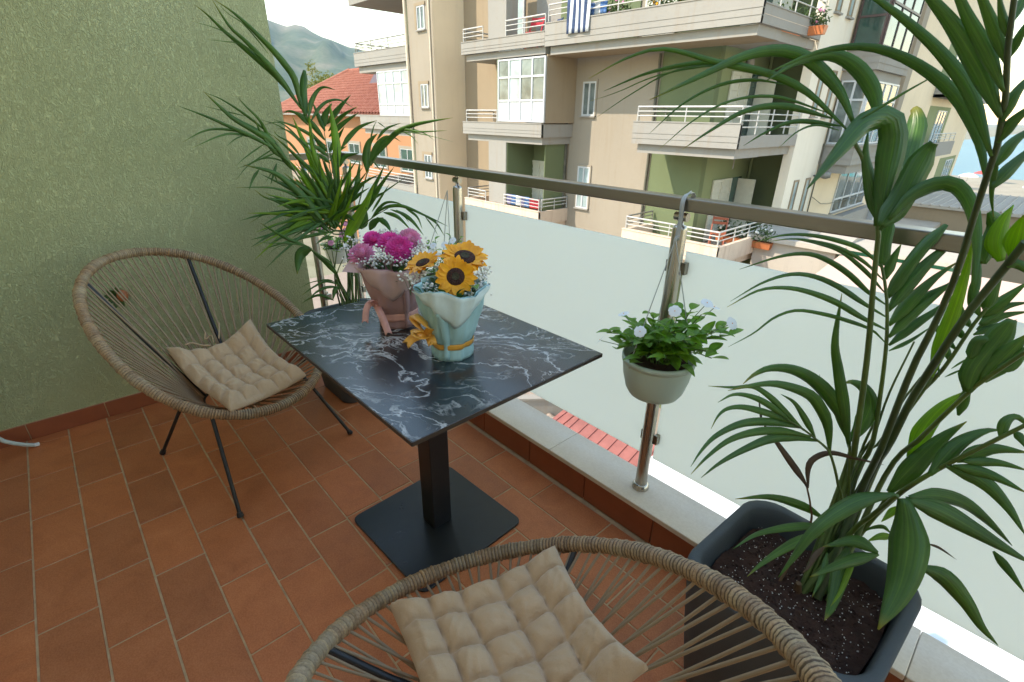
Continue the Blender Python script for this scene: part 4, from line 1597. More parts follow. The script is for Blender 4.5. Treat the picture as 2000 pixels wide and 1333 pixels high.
f6 = frond(palm_f, 'frond', [soil_pt(.0, .02)] + path3(K3, [(940, 900, 1.21), (965, 650, 1.17), (968, 480, 1.15)]), .005, .003)
leaves(f6, K3, [
    ([(968, 485), (900, 300), (780, 152), (640, 72), (500, 60), (400, 100), (338, 152)], 92, 1.15, 1.08),
    ([(972, 490), (1040, 400), (1092, 270), (1060, 180), (985, 140), (930, 150)], 122, 1.15, 1.14, None, 'broad'),
    ([(950, 480), (900, 360), (860, 240), (800, 150), (790, 95)], 26, 1.15, 1.16),
], 1.15, 1.1)
# dry brown leaf
f7 = frond(palm_f, 'frond', [soil_pt(-.05, -.03)] + path3(K3, [(728, 1000, 1.23), (735, 870, 1.2), (715, 765, 1.17)]), .0035, .002, 'stem_brown')
leaves(f7, K3, [
    ([(715, 765), (690, 715), (560, 530), (430, 350)], 42, 1.17, 1.15, 'palm_dead'),
    ([(722, 770), (722, 650), (762, 590), (860, 560), (1000, 592), (1170, 632)], 38, 1.17, 1.14, 'palm_dead'),
    ([(450, 400), (435, 280), (432, 215)], 14, 1.15, 1.15, 'palm_dead'),
], 1.17, 1.15)
# drooping fan in front
f8 = frond(palm_f, 'frond', [soil_pt(.0, -.02)] + path3(K3, [(970, 1040, 1.17), (1100, 930, 1.08), (1250, 812, 1.0)]), .0075, .004)
leaves(f8, K3, [
    ([(1240, 805), (1050, 832), (900, 905), (750, 1022), (640, 1170), (545, 1298)], 104, 1.0, 1.0),
    ([(1300, 832), (1500, 900), (1700, 1010), (1900, 1130), (2060, 1225)], 128, 1.0, .98),
    ([(1320, 822), (1480, 812), (1640, 855), (1780, 960), (1930, 1110)], 96, 1.0, 1.02),
], 1.0, 1.0)
leaves(f8, K4, [
    ([(1215, 245), (1245, 420), (1240, 620), (1180, 850), (1050, 1100)], 275, 1.0, .94, None, 'broad'),
    ([(1320, 690), (1480, 760), (1620, 920), (1720, 1080), (1832, 1205)], 120, 1.04, 1.02),
    ([(1800, 590), (1900, 720), (2010, 870)], 60, 1.03, 1.0),
    ([(1370, 540), (1450, 570), (1560, 645)], 18, 1.05, 1.05, 'palm_dead'),
], 1.0, 1.0)
# fronds to the right
f9 = frond(palm_f, 'frond', [soil_pt(.03, .0)] + path3(K3, [(1060, 1000, 1.18), (1250, 812, 1.08), (1400, 710, 1.03), (1560, 620, .98), (1740, 530, .93), (2010, 395, .87)]), .0075, .0035)
leaves(f9, K3, [
    ([(1540, 638), (1750, 722), (1900, 872), (2010, 1050)], 96, .98, .93),
    ([(1580, 635), (1800, 690), (2020, 800)], 74, .97, .92),
    ([(1600, 612), (1800, 542), (2030, 560)], 92, .97, .92),
    ([(1640, 612), (1850, 622), (2030, 668)], 62, .96, .92),
    ([(1440, 690), (1600, 512), (1760, 432), (1875, 425)], 112, 1.0, .97, None, 'broad'),
    ([(1860, 480), (1890, 380), (1960, 350), (2040, 420)], 60, .9, .88),
    ([(1940, 430), (1980, 470), (2020, 540)], 50, .89, .88),
], .97, .92)
f10 = frond(palm_f, 'frond', [soil_pt(.02, .01)] + path3(K3, [(1080, 980, 1.19), (1210, 790, 1.12)]), .006, .004)
leaves(f10, K3, [
    ([(1200, 795), (1320, 660), (1500, 482), (1660, 375)], 145, 1.1, 1.02, None, 'broad'),
    ([(1320, 590), (1400, 425), (1520, 285), (1665, 190)], 130, 1.1, 1.04, 'palm_bright', 'broad'),
    ([(1610, 340), (1640, 260), (1665, 195), (1740, 120)], 60, 1.04, 1.0),
], 1.1, 1.05)
f11 = frond(palm_f, 'frond', [soil_pt(.04, .02)] + path3(K2, [(1100, 1500, 1.2), (1300, 1100, 1.1), (1480, 900, 1.05), (1560, 800, 1.02), (1700, 590, .98), (1780, 490, .96)]), .0075, .003)
leaves(f11, K2, [
    ([(1770, 510), (1800, 420), (1870, 300)], 92, .97, .95),
    ([(1745, 545), (1880, 440), (2030, 330)], 76, .98, .94),
    ([(1735, 590), (1880, 485), (2040, 455)], 62, .98, .94),
    ([(1720, 620), (1860, 545), (2040, 510)], 56, .99, .95),
    ([(1700, 650), (1830, 600), (1960, 560)], 44, .99, .96),
    ([(1740, 540), (1700, 470), (1690, 380), (1710, 290)], 60, .97, .96),
    ([(1690, 610), (1640, 540), (1620, 440)], 46, .99, .98),
    ([(1650, 680), (1600, 610), (1590, 540)], 44, 1.0, 1.0),
    ([(1600, 740), (1540, 680), (1480, 600), (1500, 540)], 44, 1.01, 1.01),
    ([(1560, 810), (1540, 720), (1520, 640)], 40, 1.02, 1.02),
    ([(1570, 850), (1650, 800), (1740, 760)], 12, 1.02, 1.0),
    ([(1530, 900), (1620, 860), (1700, 840)], 12, 1.03, 1.0),
    ([(1500, 900), (1490, 820), (1480, 760)], 10, 1.03, 1.03),
], .98, .95)
f12 = frond(palm_f, 'frond', [soil_pt(.05, .0)] + path3(K2, [(1180, 1480, 1.16), (1400, 1250, 1.05), (1660, 1000, .95), (1760, 920, .92), (2010, 750, .85)]), .007, .0035)
leaves(f12, K2, [
    ([(1665, 990), (1715, 850), (1840, 690), (1935, 560)], 138, .94, .90, None, 'strap'),
    ([(1755, 925), (1880, 790), (2030, 640)], 160, .92, .86, None, 'broad'),
    ([(1840, 870), (1940, 800), (2040, 700)], 90, .9, .86),
    ([(1680, 790), (1720, 690), (1790, 670)], 70, .93, .92, None, 'strap'),
], .93, .88)
f13 = frond(palm_f, 'frond', [soil_pt(.03, -.01)] + path3(K2, [(1080, 1500, 1.17), (1200, 1300, 1.1), (1330, 1040, 1.02), (1450, 850, .96), (1560, 680, .91), (1700, 480, .86), (1850, 300, .82), (2010, 100, .77)]), .009, .006, 'stem_dark')
leaves(f13, K2, [
    ([(1450, 900), (1500, 740), (1580, 520), (1650, 300), (1700, 80)], 92, .98, .90, 'palm_bright'),
    ([(1865, 215), (1845, 100), (1880, -20), (1940, -120)], 140, .82, .80, 'palm_bright', 'broad'),
    ([(1930, 190), (1965, 60), (2000, -60)], 150, .8, .78, 'palm_bright', 'broad'),
    ([(1760, 230), (1790, 120), (1840, 0), (1800, -80)], 90, .84, .84, None, 'strap'),
    ([(1700, 480), (1720, 300), (1715, 120), (1690, -40)], 50, .86, .86),
    ([(1900, 250), (1960, 230), (2050, 300)], 60, .8, .78),
], .85, .82)
# bare petioles and small low leaves around the base
for pts, r in (([(1010, 1420, 1.2), (1110, 1250, 1.17), (1200, 1000, 1.13), (1350, 690, 1.08)], .0045), ([(1030, 1430, 1.2), (1150, 1280, 1.17), (1270, 1060, 1.13), (1390, 900, 1.1)], .005),
               ([(1000, 1430, 1.21), (1060, 1280, 1.18), (1150, 1100, 1.15)], .006), ([(1090, 1440, 1.19), (1260, 1180, 1.12), (1420, 960, 1.06), (1500, 820, 1.04)], .006)):
    frond(palm_f, 'petiole', [soil_pt(rng.uniform(-.02, .04), rng.uniform(-.02, .03))] + path3(K2, pts), r, r * .4, 'stem')
fb = frond(palm_f, 'base_shoot', [soil_pt(-.01, -.02) + Vector((0, 0, -.01)), soil_pt(-.012, -.03) + Vector((0, 0, .03))], .013, .006, 'stem_brown')
leaves(fb, K4, [
    ([(700, 420), (560, 425), (420, 440), (250, 482), (105, 575)], 58, 1.2, 1.1),
    ([(700, 470), (540, 520), (400, 595), (280, 680), (198, 755)], 68, 1.18, 1.09),
    ([(700, 380), (560, 300), (350, 240), (120, 250)], 64, 1.22, 1.17),
    ([(1050, 600), (900, 520), (690, 560)], 92, 1.1, 1.12),
    ([(1055, 610), (860, 655), (605, 758)], 82, 1.1, 1.08),
    ([(860, 560), (800, 760), (750, 940), (702, 1040)], 118, 1.13, 1.06),
    ([(900, 600), (860, 720), (800, 860), (740, 950)], 40, 1.12, 1.07, 'palm_bright'),
    ([(720, 600), (690, 740), (620, 890)], 46, 1.14, 1.1),
    ([(1150, 490), (1060, 495), (980, 525)], 50, 1.14, 1.14, 'palm_bright'),
    ([(1170, 300), (1130, 340), (1070, 400)], 50, 1.1, 1.12, 'palm_bright'),
    ([(1130, 470), (1080, 430), (1000, 440), (950, 470)], 30, 1.15, 1.16),
    ([(700, 560), (640, 620), (600, 690), (560, 730)], 40, 1.15, 1.12, 'palm_dead'),
], 1.15, 1.1)

# ------------------------------------------------------------------ palm in the corner
B5 = Crop(340, 0, 0.225)
B6 = Crop(340, 180, 0.225)
B7 = Crop(560, 180, 0.225)
B8 = Crop(500, 380, 0.195)
rb = Vector((-2.40, 1.05, 0.385))


def bstem(pts, r=.007, mat='stem', name='frond'):
    return frond(palm_b, name, [rb + Vector((rng.uniform(-.05, .05), rng.uniform(-.05, .05), 0))] + pts, r, r * .4, mat)


a_ = bstem(path3(B6, [(1560, 1250, 2.62), (1440, 1000, 2.58), (1330, 760, 2.52), (1240, 560, 2.47), (1180, 300, 2.4)]))
leaves(a_, B5, [
    ([(1100, 940), (1050, 700), (960, 560), (850, 430), (770, 350), (640, 220), (500, 100), (350, 0)], 64, 2.4, 2.05),
    ([(1105, 950), (960, 740), (840, 590), (700, 440), (600, 340), (480, 230), (325, -8)], 58, 2.4, 2.05),
    ([(1085, 910), (900, 680), (700, 500), (560, 380), (420, 260), (300, 140), (178, 42)], 58, 2.4, 2.0),
    ([(760, 500), (600, 390), (400, 262), (158, 185)], 13, 2.25, 2.0),
    ([(640, 420), (540, 375), (420, 360), (288, 345)], 9, 2.2, 2.05),
    ([(820, 470), (700, 320), (590, 200), (470, 120), (350, 2)], 12, 2.25, 2.05),
    ([(1140, 1010), (1118, 800), (1130, 610)], 70, 2.4, 2.38, None, 'strap'),
    ([(1165, 1030), (1190, 900), (1240, 800), (1300, 760), (1400, 782)], 46, 2.4, 2.4),
    ([(1185, 1060), (1250, 950), (1330, 882), (1440, 870), (1560, 940)], 32, 2.4, 2.4),
    ([(1165, 1090), (1080, 1000), (1000, 965), (940, 992)], 34, 2.42, 2.4),
    ([(1120, 960), (1060, 780), (1000, 640)], 40, 2.4, 2.35),
], 2.4, 2.1)
b_ = bstem(path3(B6, [(1540, 1280, 2.6), (1330, 1180, 2.5), (1150, 860, 2.4), (1000, 610, 2.32), (880, 440, 2.25)]))
leaves(b_, B6, [
    ([(1000, 620), (850, 432), (700, 332), (520, 230), (380, 110), (255, -5)], 70, 2.3, 1.98),
    ([(950, 570), (820, 380), (740, 240), (620, 120), (545, 35)], 34, 2.3, 2.05),
    ([(890, 510), (700, 400), (520, 320), (320, 230), (28, 118)], 42, 2.25, 1.9),
    ([(760, 420), (560, 365), (400, 380), (155, 488)], 22, 2.2, 1.95),
    ([(640, 360), (430, 325), (260, 340), (72, 437)], 24, 2.15, 1.95),
    ([(850, 380), (620, 200), (420, 70), (255, 0)], 24, 2.25, 2.0),
    ([(800, 440), (640, 552), (535, 642)], 13, 2.25, 2.15),
    ([(880, 480), (680, 610), (545, 672)], 13, 2.28, 2.18),
    ([(900, 520), (760, 580), (588, 652)], 15, 2.28, 2.2),
    ([(620, 370), (530, 410), (456, 472)], 12, 2.2, 2.1),
    ([(620, 210), (420, 162), (240, 118)], 10, 2.15, 2.05),
    ([(960, 590), (860, 500), (760, 360), (700, 240)], 46, 2.3, 2.15),
    ([(1060, 700), (930, 560), (820, 450)], 50, 2.35, 2.25),
], 2.3, 2.1)
c_ = bstem(path3(B6, [(1530, 1300, 2.6), (1380, 1230, 2.5), (1250, 1060, 2.42)]))
leaves(c_, B6, [
    ([(1300, 1140), (1150, 940), (1000, 792), (850, 692), (605, 634)], 74, 2.42, 2.2),
    ([(1220, 970), (1080, 862), (900, 722), (740, 650)], 54, 2.42, 2.25),
    ([(1260, 1060), (1050, 900), (850, 832), (535, 830)], 26, 2.42, 2.2),
    ([(1290, 1160), (1150, 1032), (1000, 962), (800, 920), (700, 850)], 48, 2.44, 2.25),
    ([(1310, 1180), (1120, 1082), (950, 1040), (800, 1056), (650, 1142)], 24, 2.44, 2.25),
    ([(890, 620), (858, 740), (838, 805)], 27, 2.3, 2.28),
    ([(740, 670), (690, 745), (648, 855)], 26, 2.25, 2.22),
    ([(1050, 650), (880, 580), (760, 580), (640, 642), (538, 765)], 15, 2.35, 2.2),
    ([(1190, 570), (1060, 400), (900, 290), (735, 238)], 15, 2.42, 2.3),
    ([(1150, 480), (1000, 320), (900, 262), (790, 285)], 18, 2.42, 2.35),
    ([(1200, 520), (1100, 420), (980, 330), (880, 320)], 22, 2.42, 2.35),
    ([(1100, 560), (1000, 440), (900, 380), (860, 330)], 24, 2.4, 2.32),
    ([(900, 800), (860, 700), (790, 790)], 12, 2.3, 2.25),
], 2.42, 2.25)
d_l = bstem(path3(B6, [(1560, 1240, 2.62), (1480, 1120, 2.58), (1420, 1050, 2.55)]))
leaves(d_l, B6, [
    ([(1390, 910), (1240, 682), (1150, 482), (1080, 332), (1028, 212)], 78, 2.5, 2.38, 'palm_bright'),
    ([(1410, 1010), (1300, 762), (1220, 562), (1180, 282), (1160, 95)], 62, 2.52, 2.4, 'palm_bright'),
    ([(1430, 1080), (1420, 802), (1392, 602), (1380, 465)], 66, 2.52, 2.45, 'palm_bright'),
    ([(1450, 1090), (1488, 902), (1520, 752), (1532, 585)], 66, 2.54, 2.5, 'palm_bright'),
    ([(1425, 660), (1410, 450), (1370, 202), (1348, 95)], 96, 2.5, 2.44, 'palm_bright', 'broad'),
    ([(1440, 650), (1482, 562), (1610, 530)], 42, 2.52, 2.5),
    ([(1390, 1120), (1330, 902), (1200, 702), (1100, 602), (1000, 502), (850, 370)], 64, 2.5, 2.3),
    ([(1370, 1160), (1250, 952), (1150, 782), (1050, 652), (955, 555)], 60, 2.5, 2.35, 'palm_bright'),
    ([(1380, 1160), (1280, 1002), (1200, 902), (1100, 822), (950, 700)], 58, 2.48, 2.32),
    ([(1380, 1180), (1300, 1060), (1200, 960), (1080, 900)], 60, 2.48, 2.4),
    ([(1400, 1140), (1370, 960), (1310, 800), (1240, 700)], 58, 2.5, 2.42),
    ([(1420, 1120), (1400, 960), (1350, 760), (1290, 560)], 50, 2.52, 2.45),
    ([(1400, 1180), (1330, 1010), (1230, 830), (1130, 690), (1060, 560)], 56, 2.48, 2.36),
    ([(1440, 1130), (1440, 980), (1430, 860)], 44, 2.52, 2.5),
    ([(1390, 1190), (1410, 1100), (1400, 1030)], 90, 2.5, 2.5, 'palm', 'broad'),
    ([(1350, 1220), (1240, 1120), (1120, 1020)], 40, 2.46, 2.4),
], 2.5, 2.4)
e_ = bstem(path3(B6, [(1550, 1260, 2.66), (1400, 850, 2.66), (1350, 650, 2.66), (1320, 450, 2.65), (1300, 330, 2.65)]), .005)
leaves(e_, B6, [
    ([(1310, 340), (1250, 202), (1200, 85)], 48, 2.65, 2.62), ([(1310, 300), (1312, 202), (1372, 95)], 64, 2.65, 2.62), ([(1330, 280), (1430, 142), (1535, 25)], 54, 2.65, 2.6),
    ([(1340, 340), (1460, 212), (1595, 125)], 44, 2.65, 2.6), ([(1345, 390), (1470, 272), (1605, 178)], 48, 2.66, 2.6), ([(1450, 490), (1530, 382), (1620, 302), (1760, 248)], 48, 2.62, 2.6),
    ([(1310, 420), (1180, 262), (1080, 192), (965, 162)], 54, 2.66, 2.5), ([(1320, 470), (1150, 352), (1000, 282), (865, 240)], 34, 2.66, 2.45),
    ([(1330, 520), (1240, 420), (1180, 330)], 50, 2.66, 2.6), ([(1340, 560), (1240, 480), (1120, 430)], 44, 2.66, 2.55), ([(1350, 520), (1420, 400), (1480, 300)], 50, 2.66, 2.62),
    ([(1355, 600), (1420, 520), (1500, 470)], 40, 2.66, 2.62), ([(1355, 620), (1280, 560), (1200, 520)], 40, 2.66, 2.6),
], 2.65, 2.6)
f_l = bstem(path3(B7, [(560, 1250, 2.62), (600, 1080, 2.58), (650, 880, 2.52), (700, 700, 2.46), (740, 600, 2.44)]), .006)
leaves(f_l, B7, [
    ([(700, 695), (690, 562), (712, 440), (790, 358)], 96, 2.46, 2.44, 'palm', 'broad'),
    ([(725, 640), (780, 482), (850, 400), (930, 385)], 84, 2.45, 2.4, 'palm', 'broad'),
    ([(740, 600), (860, 452), (960, 352), (1100, 290), (1250, 256), (1442, 224)], 52, 2.44, 2.2),
    ([(820, 430), (1000, 332), (1150, 346), (1392, 335)], 27, 2.4, 2.2),
    ([(950, 360), (1050, 350), (1200, 372), (1442, 432)], 9, 2.35, 2.2),
    ([(780, 420), (860, 322), (994, 268)], 27, 2.42, 2.4),
    ([(725, 420), (752, 310), (782, 248)], 15, 2.44, 2.44),
    ([(1060, 310), (1200, 362), (1284, 424)], 11, 2.32, 2.28),
    ([(880, 380), (940, 400), (992, 434)], 14, 2.4, 2.38),
    ([(1000, 340), (1090, 390), (1145, 462)], 11, 2.34, 2.3),
    ([(750, 600), (790, 650), (825, 692)], 14, 2.44, 2.44),
    ([(790, 262), (830, 290), (862, 320)], 10, 2.44, 2.44),
], 2.45, 2.4)
g_ = bstem(path3(B7, [(540, 1290, 2.62), (600, 1200, 2.58), (640, 1150, 2.54)]), .006)
leaves(g_, B7, [
    ([(640, 1130), (720, 902), (800, 742), (852, 628)], 58, 2.52, 2.42), ([(690, 1040), (800, 832), (934, 648)], 48, 2.52, 2.4), ([(610, 1160), (700, 952), (790, 810)], 56, 2.54, 2.46, 'palm_bright'),
    ([(740, 1040), (840, 882), (892, 798)], 22, 2.52, 2.46), ([(780, 920), (900, 832), (1035, 738)], 15, 2.5, 2.44), ([(595, 920), (620, 752), (636, 595)], 54, 2.56, 2.54),
    ([(700, 1010), (790, 900), (870, 860)], 22, 2.5, 2.48), ([(560, 960), (640, 880), (720, 830)], 30, 2.54, 2.5), ([(540, 1000), (560, 880), (600, 800)], 44, 2.55, 2.52),
    ([(500, 1295), (620, 1102), (700, 952), (762, 798)], 112, 2.5, 2.42, 'palm_bright'), ([(640, 1190), (680, 1100), (690, 1020)], 90, 2.52, 2.5), ([(720, 1200), (760, 1130), (840, 1090)], 70, 2.5, 2.46),
    ([(480, 1120), (530, 1080), (590, 1120)], 44, 2.48, 2.44), ([(560, 1040), (620, 1000), (700, 1010)], 36, 2.5, 2.46),
], 2.52, 2.45)
h_ = bstem(path3(B7, [(540, 1300, 2.6), (640, 1180, 2.54), (760, 1080, 2.46), (880, 1010, 2.4)]), .005)
leaves(h_, B7, [
    ([(760, 1075), (850, 1005), (1000, 990), (1200, 1072), (1402, 1168)], 32, 2.45, 2.25), ([(840, 1045), (960, 1082), (1082, 1204)], 38, 2.42, 2.32), ([(950, 1025), (1080, 1112), (1188, 1244)], 38, 2.4, 2.3),
    ([(1020, 1000), (1130, 1082), (1178, 1194)], 24, 2.36, 2.3), ([(1180, 1065), (1290, 1132), (1372, 1254)], 22, 2.3, 2.24), ([(1200, 1080), (1270, 1172), (1312, 1244)], 13, 2.3, 2.26),
    ([(780, 1090), (860, 1142), (912, 1224)], 54, 2.44, 2.4), ([(730, 1105), (800, 1012), (870, 960), (960, 964), (1035, 1000)], 28, 2.46, 2.36), ([(900, 1020), (1000, 1060), (1060, 1130)], 20, 2.4, 2.34),
], 2.42, 2.3)
i_ = bstem(path3(B8, [(850, 900, 2.6), (780, 740, 2.5), (640, 620, 2.4), (535, 540, 2.32)]), .006)
leaves(i_, B8, [
    ([(800, 800), (720, 690), (620, 610), (535, 540)], 70, 2.52, 2.34), ([(560, 545), (460, 580), (425, 660), (412, 802)], 112, 2.33, 2.3), ([(540, 530), (330, 452), (160, 360), (38, 283)], 37, 2.32, 2.1),
    ([(530, 525), (350, 490), (180, 488), (0, 480)], 19, 2.3, 2.1), ([(420, 495), (230, 522), (105, 615)], 9, 2.25, 2.15), ([(760, 390), (560, 352), (430, 390), (345, 455)], 27, 2.45, 2.35),
    ([(400, 480), (270, 440), (160, 470)], 8, 2.25, 2.2), ([(780, 420), (680, 440), (600, 500)], 40, 2.5, 2.42),
], 2.35, 2.2)
j_ = bstem(path3(B8, [(830, 1000, 2.6), (828, 920, 2.55)]), .004)
leaves(j_, B8, [
    ([(830, 905), (700, 872), (570, 932), (458, 1012)], 27, 2.55, 2.42), ([(825, 925), (700, 932), (600, 982), (518, 1062)], 32, 2.55, 2.44), ([(805, 885), (720, 856), (560, 880), (438, 937)], 15, 2.55, 2.42),
    ([(780, 1062), (640, 1012), (540, 1042), (458, 1092)], 32, 2.56, 2.46), ([(830, 920), (790, 962), (768, 1062)], 52, 2.55, 2.53),
], 2.5, 2.45)
for (x, y, d) in ((640, 540, 2.56), (700, 560, 2.6), (760, 480, 2.58), (820, 620, 2.62), (690, 700, 2.6), (900, 640, 2.62), (740, 620, 2.56), (960, 800, 2.64)):
    bstem([atd(*B8((max(x, 800) + rng.uniform(-10, 60), 860)), d + .02), atd(*B8((x + 60, y)), d)], .0055, rng.choice(('stem', 'stem_dark', 'stem')), 'petiole')
# dead stubs and soil-level clutter are hidden by the table

# more of the crown: slim leaflets radiating from the heart of the corner palm
fill = bstem([atd(672, 470, 2.56), atd(655, 430, 2.5)], .006)
lr = random.Random(64)
for k in range(64):
    left = k < 46
    th_ = lr.uniform(98, 206) if left else lr.uniform(38, 95)
    bx, by = lr.uniform(628, 668), lr.uniform(392, 452)
    ln = lr.uniform(95, 175) * (1.0 if left else .75)
    dr_ = lr.uniform(10, 50) * abs(math.cos(rad(th_)))
    pts_ = []
    for q in range(5):
        s_ = q / 4
        pts_.append((bx + ln * s_ * math.cos(rad(th_)), by - ln * s_ * math.sin(rad(th_)) + dr_ * s_ * s_))
    d1 = 2.2 if th_ > 150 else 2.38
    blade(fill, [atd(x, y, 2.5 + (d1 - 2.5) * i / 4) for i, (x, y) in enumerate(pts_)], lr.uniform(.014, .026), M['palm_bright' if lr.random() < .42 else 'palm'], lr.uniform(-.5, .5))

# ================================================================== bouquets
def paper(name, col, rough, alt=None):
    t = NT(name)
    vec = t.coord('Object')
    n1 = t.noise(vec, 14.0, 4.0, 0.6, 0.6)
    t.base(t.ramp(n1, [(0.3, tuple(x * .92 for x in col)), (0.7, tuple(min(1, x * 1.06) for x in col))]))
    t.set(Roughness=rough)
    t.bump(n1, 0.25, 0.006)
    return t.m


M['paper_blue'] = paper('pale_blue_wrap', (0.36, 0.58, 0.58), 0.34)
M['paper_blue_in'] = paper('pale_mint_wrap', (0.62, 0.74, 0.72), 0.45)
M['paper_pink'] = paper('dusty_pink_wrap', (0.42, 0.235, 0.225), 0.75)
M['paper_pink_in'] = paper('pale_pink_wrap', (0.58, 0.38, 0.35), 0.75)
M['ribbon_gold'] = plain('gold_satin', (0.72, 0.34, 0.055), 0.33, vary=0.15, vscale=30)
M['ribbon_pink'] = plain('pink_satin', (0.72, 0.36, 0.30), 0.3, vary=0.12, vscale=30)
M['petal_sun'] = plain('sunflower_petal', (1.0, 0.36, 0.002), 0.55, vary=0.25, vscale=40)
t = NT('sunflower_disc')
vec = t.coord('Object')
n1 = t.noise(vec, 260.0, 3.0, 0.6)
t.base(t.ramp(n1, [(0.35, (0.022, 0.009, 0.006)), (0.62, (0.085, 0.028, 0.016))]))
t.set(Roughness=0.9)
t.bump(n1, 1.0, 0.006)
M['disc'] = t.m
M['disc_in'] = plain('sunflower_disc_centre', (0.055, 0.045, 0.022), 0.9, vary=0.5, vscale=200, bump=1.0, bscale=300)
M['dahlia_deep'] = plain('magenta_petal', (0.74, 0.07, 0.36), 0.5, vary=0.35, vscale=28)
M['dahlia_pale'] = plain('rose_petal', (0.78, 0.28, 0.45), 0.5, vary=0.35, vscale=28)
M['breath'] = plain('tiny_white_bloom', (0.80, 0.78, 0.72), 0.8)
M['white_bloom'] = plain('white_petal', (0.80, 0.82, 0.80), 0.5, vary=0.05, vscale=30)


def frame_from(n):
    n = Vector(n).normalized()
    q = n.to_track_quat('Z', 'Y')
    return q.to_matrix()


def petal_rows(R_, c, ang, r0, r1, w, lift, curl, n=6, cup=0.25, tip=0.0):
    """ribbon petal leaving radius r0 to r1 at angle ang in the flower's own frame"""
    rows = []
    ca, sa = math.cos(ang), math.sin(ang)
    for i in range(n + 1):
        k = i / n
        r = r0 + (r1 - r0) * k
        z = lift * k + curl * k * k
        hw = w * 0.5 * (math.sin(math.pi * min(0.97, 0.12 + 0.86 * k)) ** 0.75)
        row = []
        for x in (-1, 0, 1):
            p = Vector((ca * r - sa * hw * x, sa * r + ca * hw * x, z + cup * hw * abs(x)))
            row.append(c + R_ @ p)
        rows.append(row)
    return rows


def sunflower(root, c, n, r_disc, r_pet, seed, npet=17):
    lr = random.Random(seed)
    R_ = frame_from(n)
    c = Vector(c)
    m = MB()
    rows = []
    for i in range(9):
        a = i / 8
        rr = r_disc * math.sin(a * math.pi / 2 + 1e-3)
        z = r_disc * 0.30 * math.cos(a * math.pi / 2) - r_disc * .16 * max(0, 1 - a * 2.2)
        rows.append([c + R_ @ Vector((rr * math.cos(2 * math.pi * k / 24), rr * math.sin(2 * math.pi * k / 24), z + 0.0008 * ((i + k) % 2))) for k in range(24)])
    m.grid(rows, True)
    d = m.build('sunflower', M['disc'], root)
    m = MB()
    m.grid([[c + R_ @ Vector((r_disc * .42 * a * math.cos(2 * math.pi * k / 16), r_disc * .42 * a * math.sin(2 * math.pi * k / 16), r_disc * (.20 + .085 * a * a))) for k in range(16)] for a in (.02, .5, 1)], True)
    m.build('disc_centre', M['disc_in'], d)
    for ring in range(2):
        for i in range(npet):
            a = 2 * math.pi * (i + 0.5 * ring) / npet + lr.uniform(-.1, .1)
            rp = r_pet * lr.uniform(.86, 1.05) * (1.0 if ring == 0 else .9)
            m = MB().grid(petal_rows(R_, c, a, r_disc * .82, rp, r_pet * .34, r_pet * lr.uniform(-.02, .12) + .003 * ring, r_pet * lr.uniform(-.12, .10)))
            m.build('petal', M['petal_sun'], d)
    return d


def dahlia(root, c, n, r, mat, seed):
    lr = random.Random(seed)
    R_ = frame_from(n)
    c = Vector(c)
    m = MB()
    N = 120
    for i in range(N):
        k = i / N
        pol = math.acos(1 - 1.35 * k) if k < .99 else 2.0      # from the pole to just under the equator
        az = i * 2.39996
        dirn = Vector((math.sin(pol) * math.cos(az), math.sin(pol) * math.sin(az), math.cos(pol) * .85))
        base = c + R_ @ (dirn * r * (.35 + .1 * k))
        out = (R_ @ dirn).normalized()
        side_ = out.cross(R_ @ Vector((0, 0, 1)))
        side_ = side_.normalized() if side_.length > 1e-3 else R_ @ Vector((1, 0, 0))
        up_ = side_.cross(out).normalized()
        ln = r * (.30 + .36 * k) * lr.uniform(.9, 1.1)
        hw = r * (.07 + .10 * k)
        rows = []
        for q in range(4):
            s = q / 3
            p = base + out * ln * s + up_ * (-r * .05 * s * s + r * .10 * s ** 3)
            ww = hw * (.55, 1.0, .9, .28)[q]
            rows.append([p - side_ * ww + up_ * ww * .55, p - up_ * ww * .05, p + side_ * ww + up_ * ww * .55])
        m.grid(rows)
    m.ball(c, r * .50, 12, 8)
    return m.build('dahlia', mat, root)


def wrap_fn(c, r0, r1, h, seed, lean=(0, 0), squeeze=0.12, sharp=0.006):
    lr = random.Random(seed)
    ph = [lr.uniform(0, 6.28) for _ in range(6)]
    creases = [(lr.choice((2, 3, 4, 5, 6)) * .5 * 2, lr.uniform(-7, 7), lr.uniform(0, 6.28), lr.uniform(.0018, .0042)) for _ in range(7)]

    def f(a, t_, off=0.0):
        pinch = 1 - squeeze * math.exp(-((t_ - .22) / .10) ** 2)
        r = (r0 + (r1 - r0) * (t_ ** 1.15)) * pinch
        r *= 1 + (.022 * math.sin(7 * a + ph[0]) + .018 * math.sin(11 * a + ph[1] + 2 * t_) + .014 * math.sin(17 * a + ph[2] - 3 * t_)) * (.5 + t_)
        r += sharp * t_ * t_ * abs(math.sin(2 * a + ph[3])) ** 2
        for (p_, q_, h_, am) in creases:
            r -= am * abs(math.sin(p_ * a + q_ * t_ + h_)) * (.35 + .65 * t_)
        r += off
        return Vector((c[0] + lean[0] * t_ + r * math.cos(a), c[1] + lean[1] * t_ + r * math.sin(a), c[2] + h * t_))
    return f, ph


def rim_h(a, ph, amp):
    return 1 + amp * (.6 * math.sin(4 * a + ph[3] * 2) + .4 * math.sin(3 * a + ph[4]))


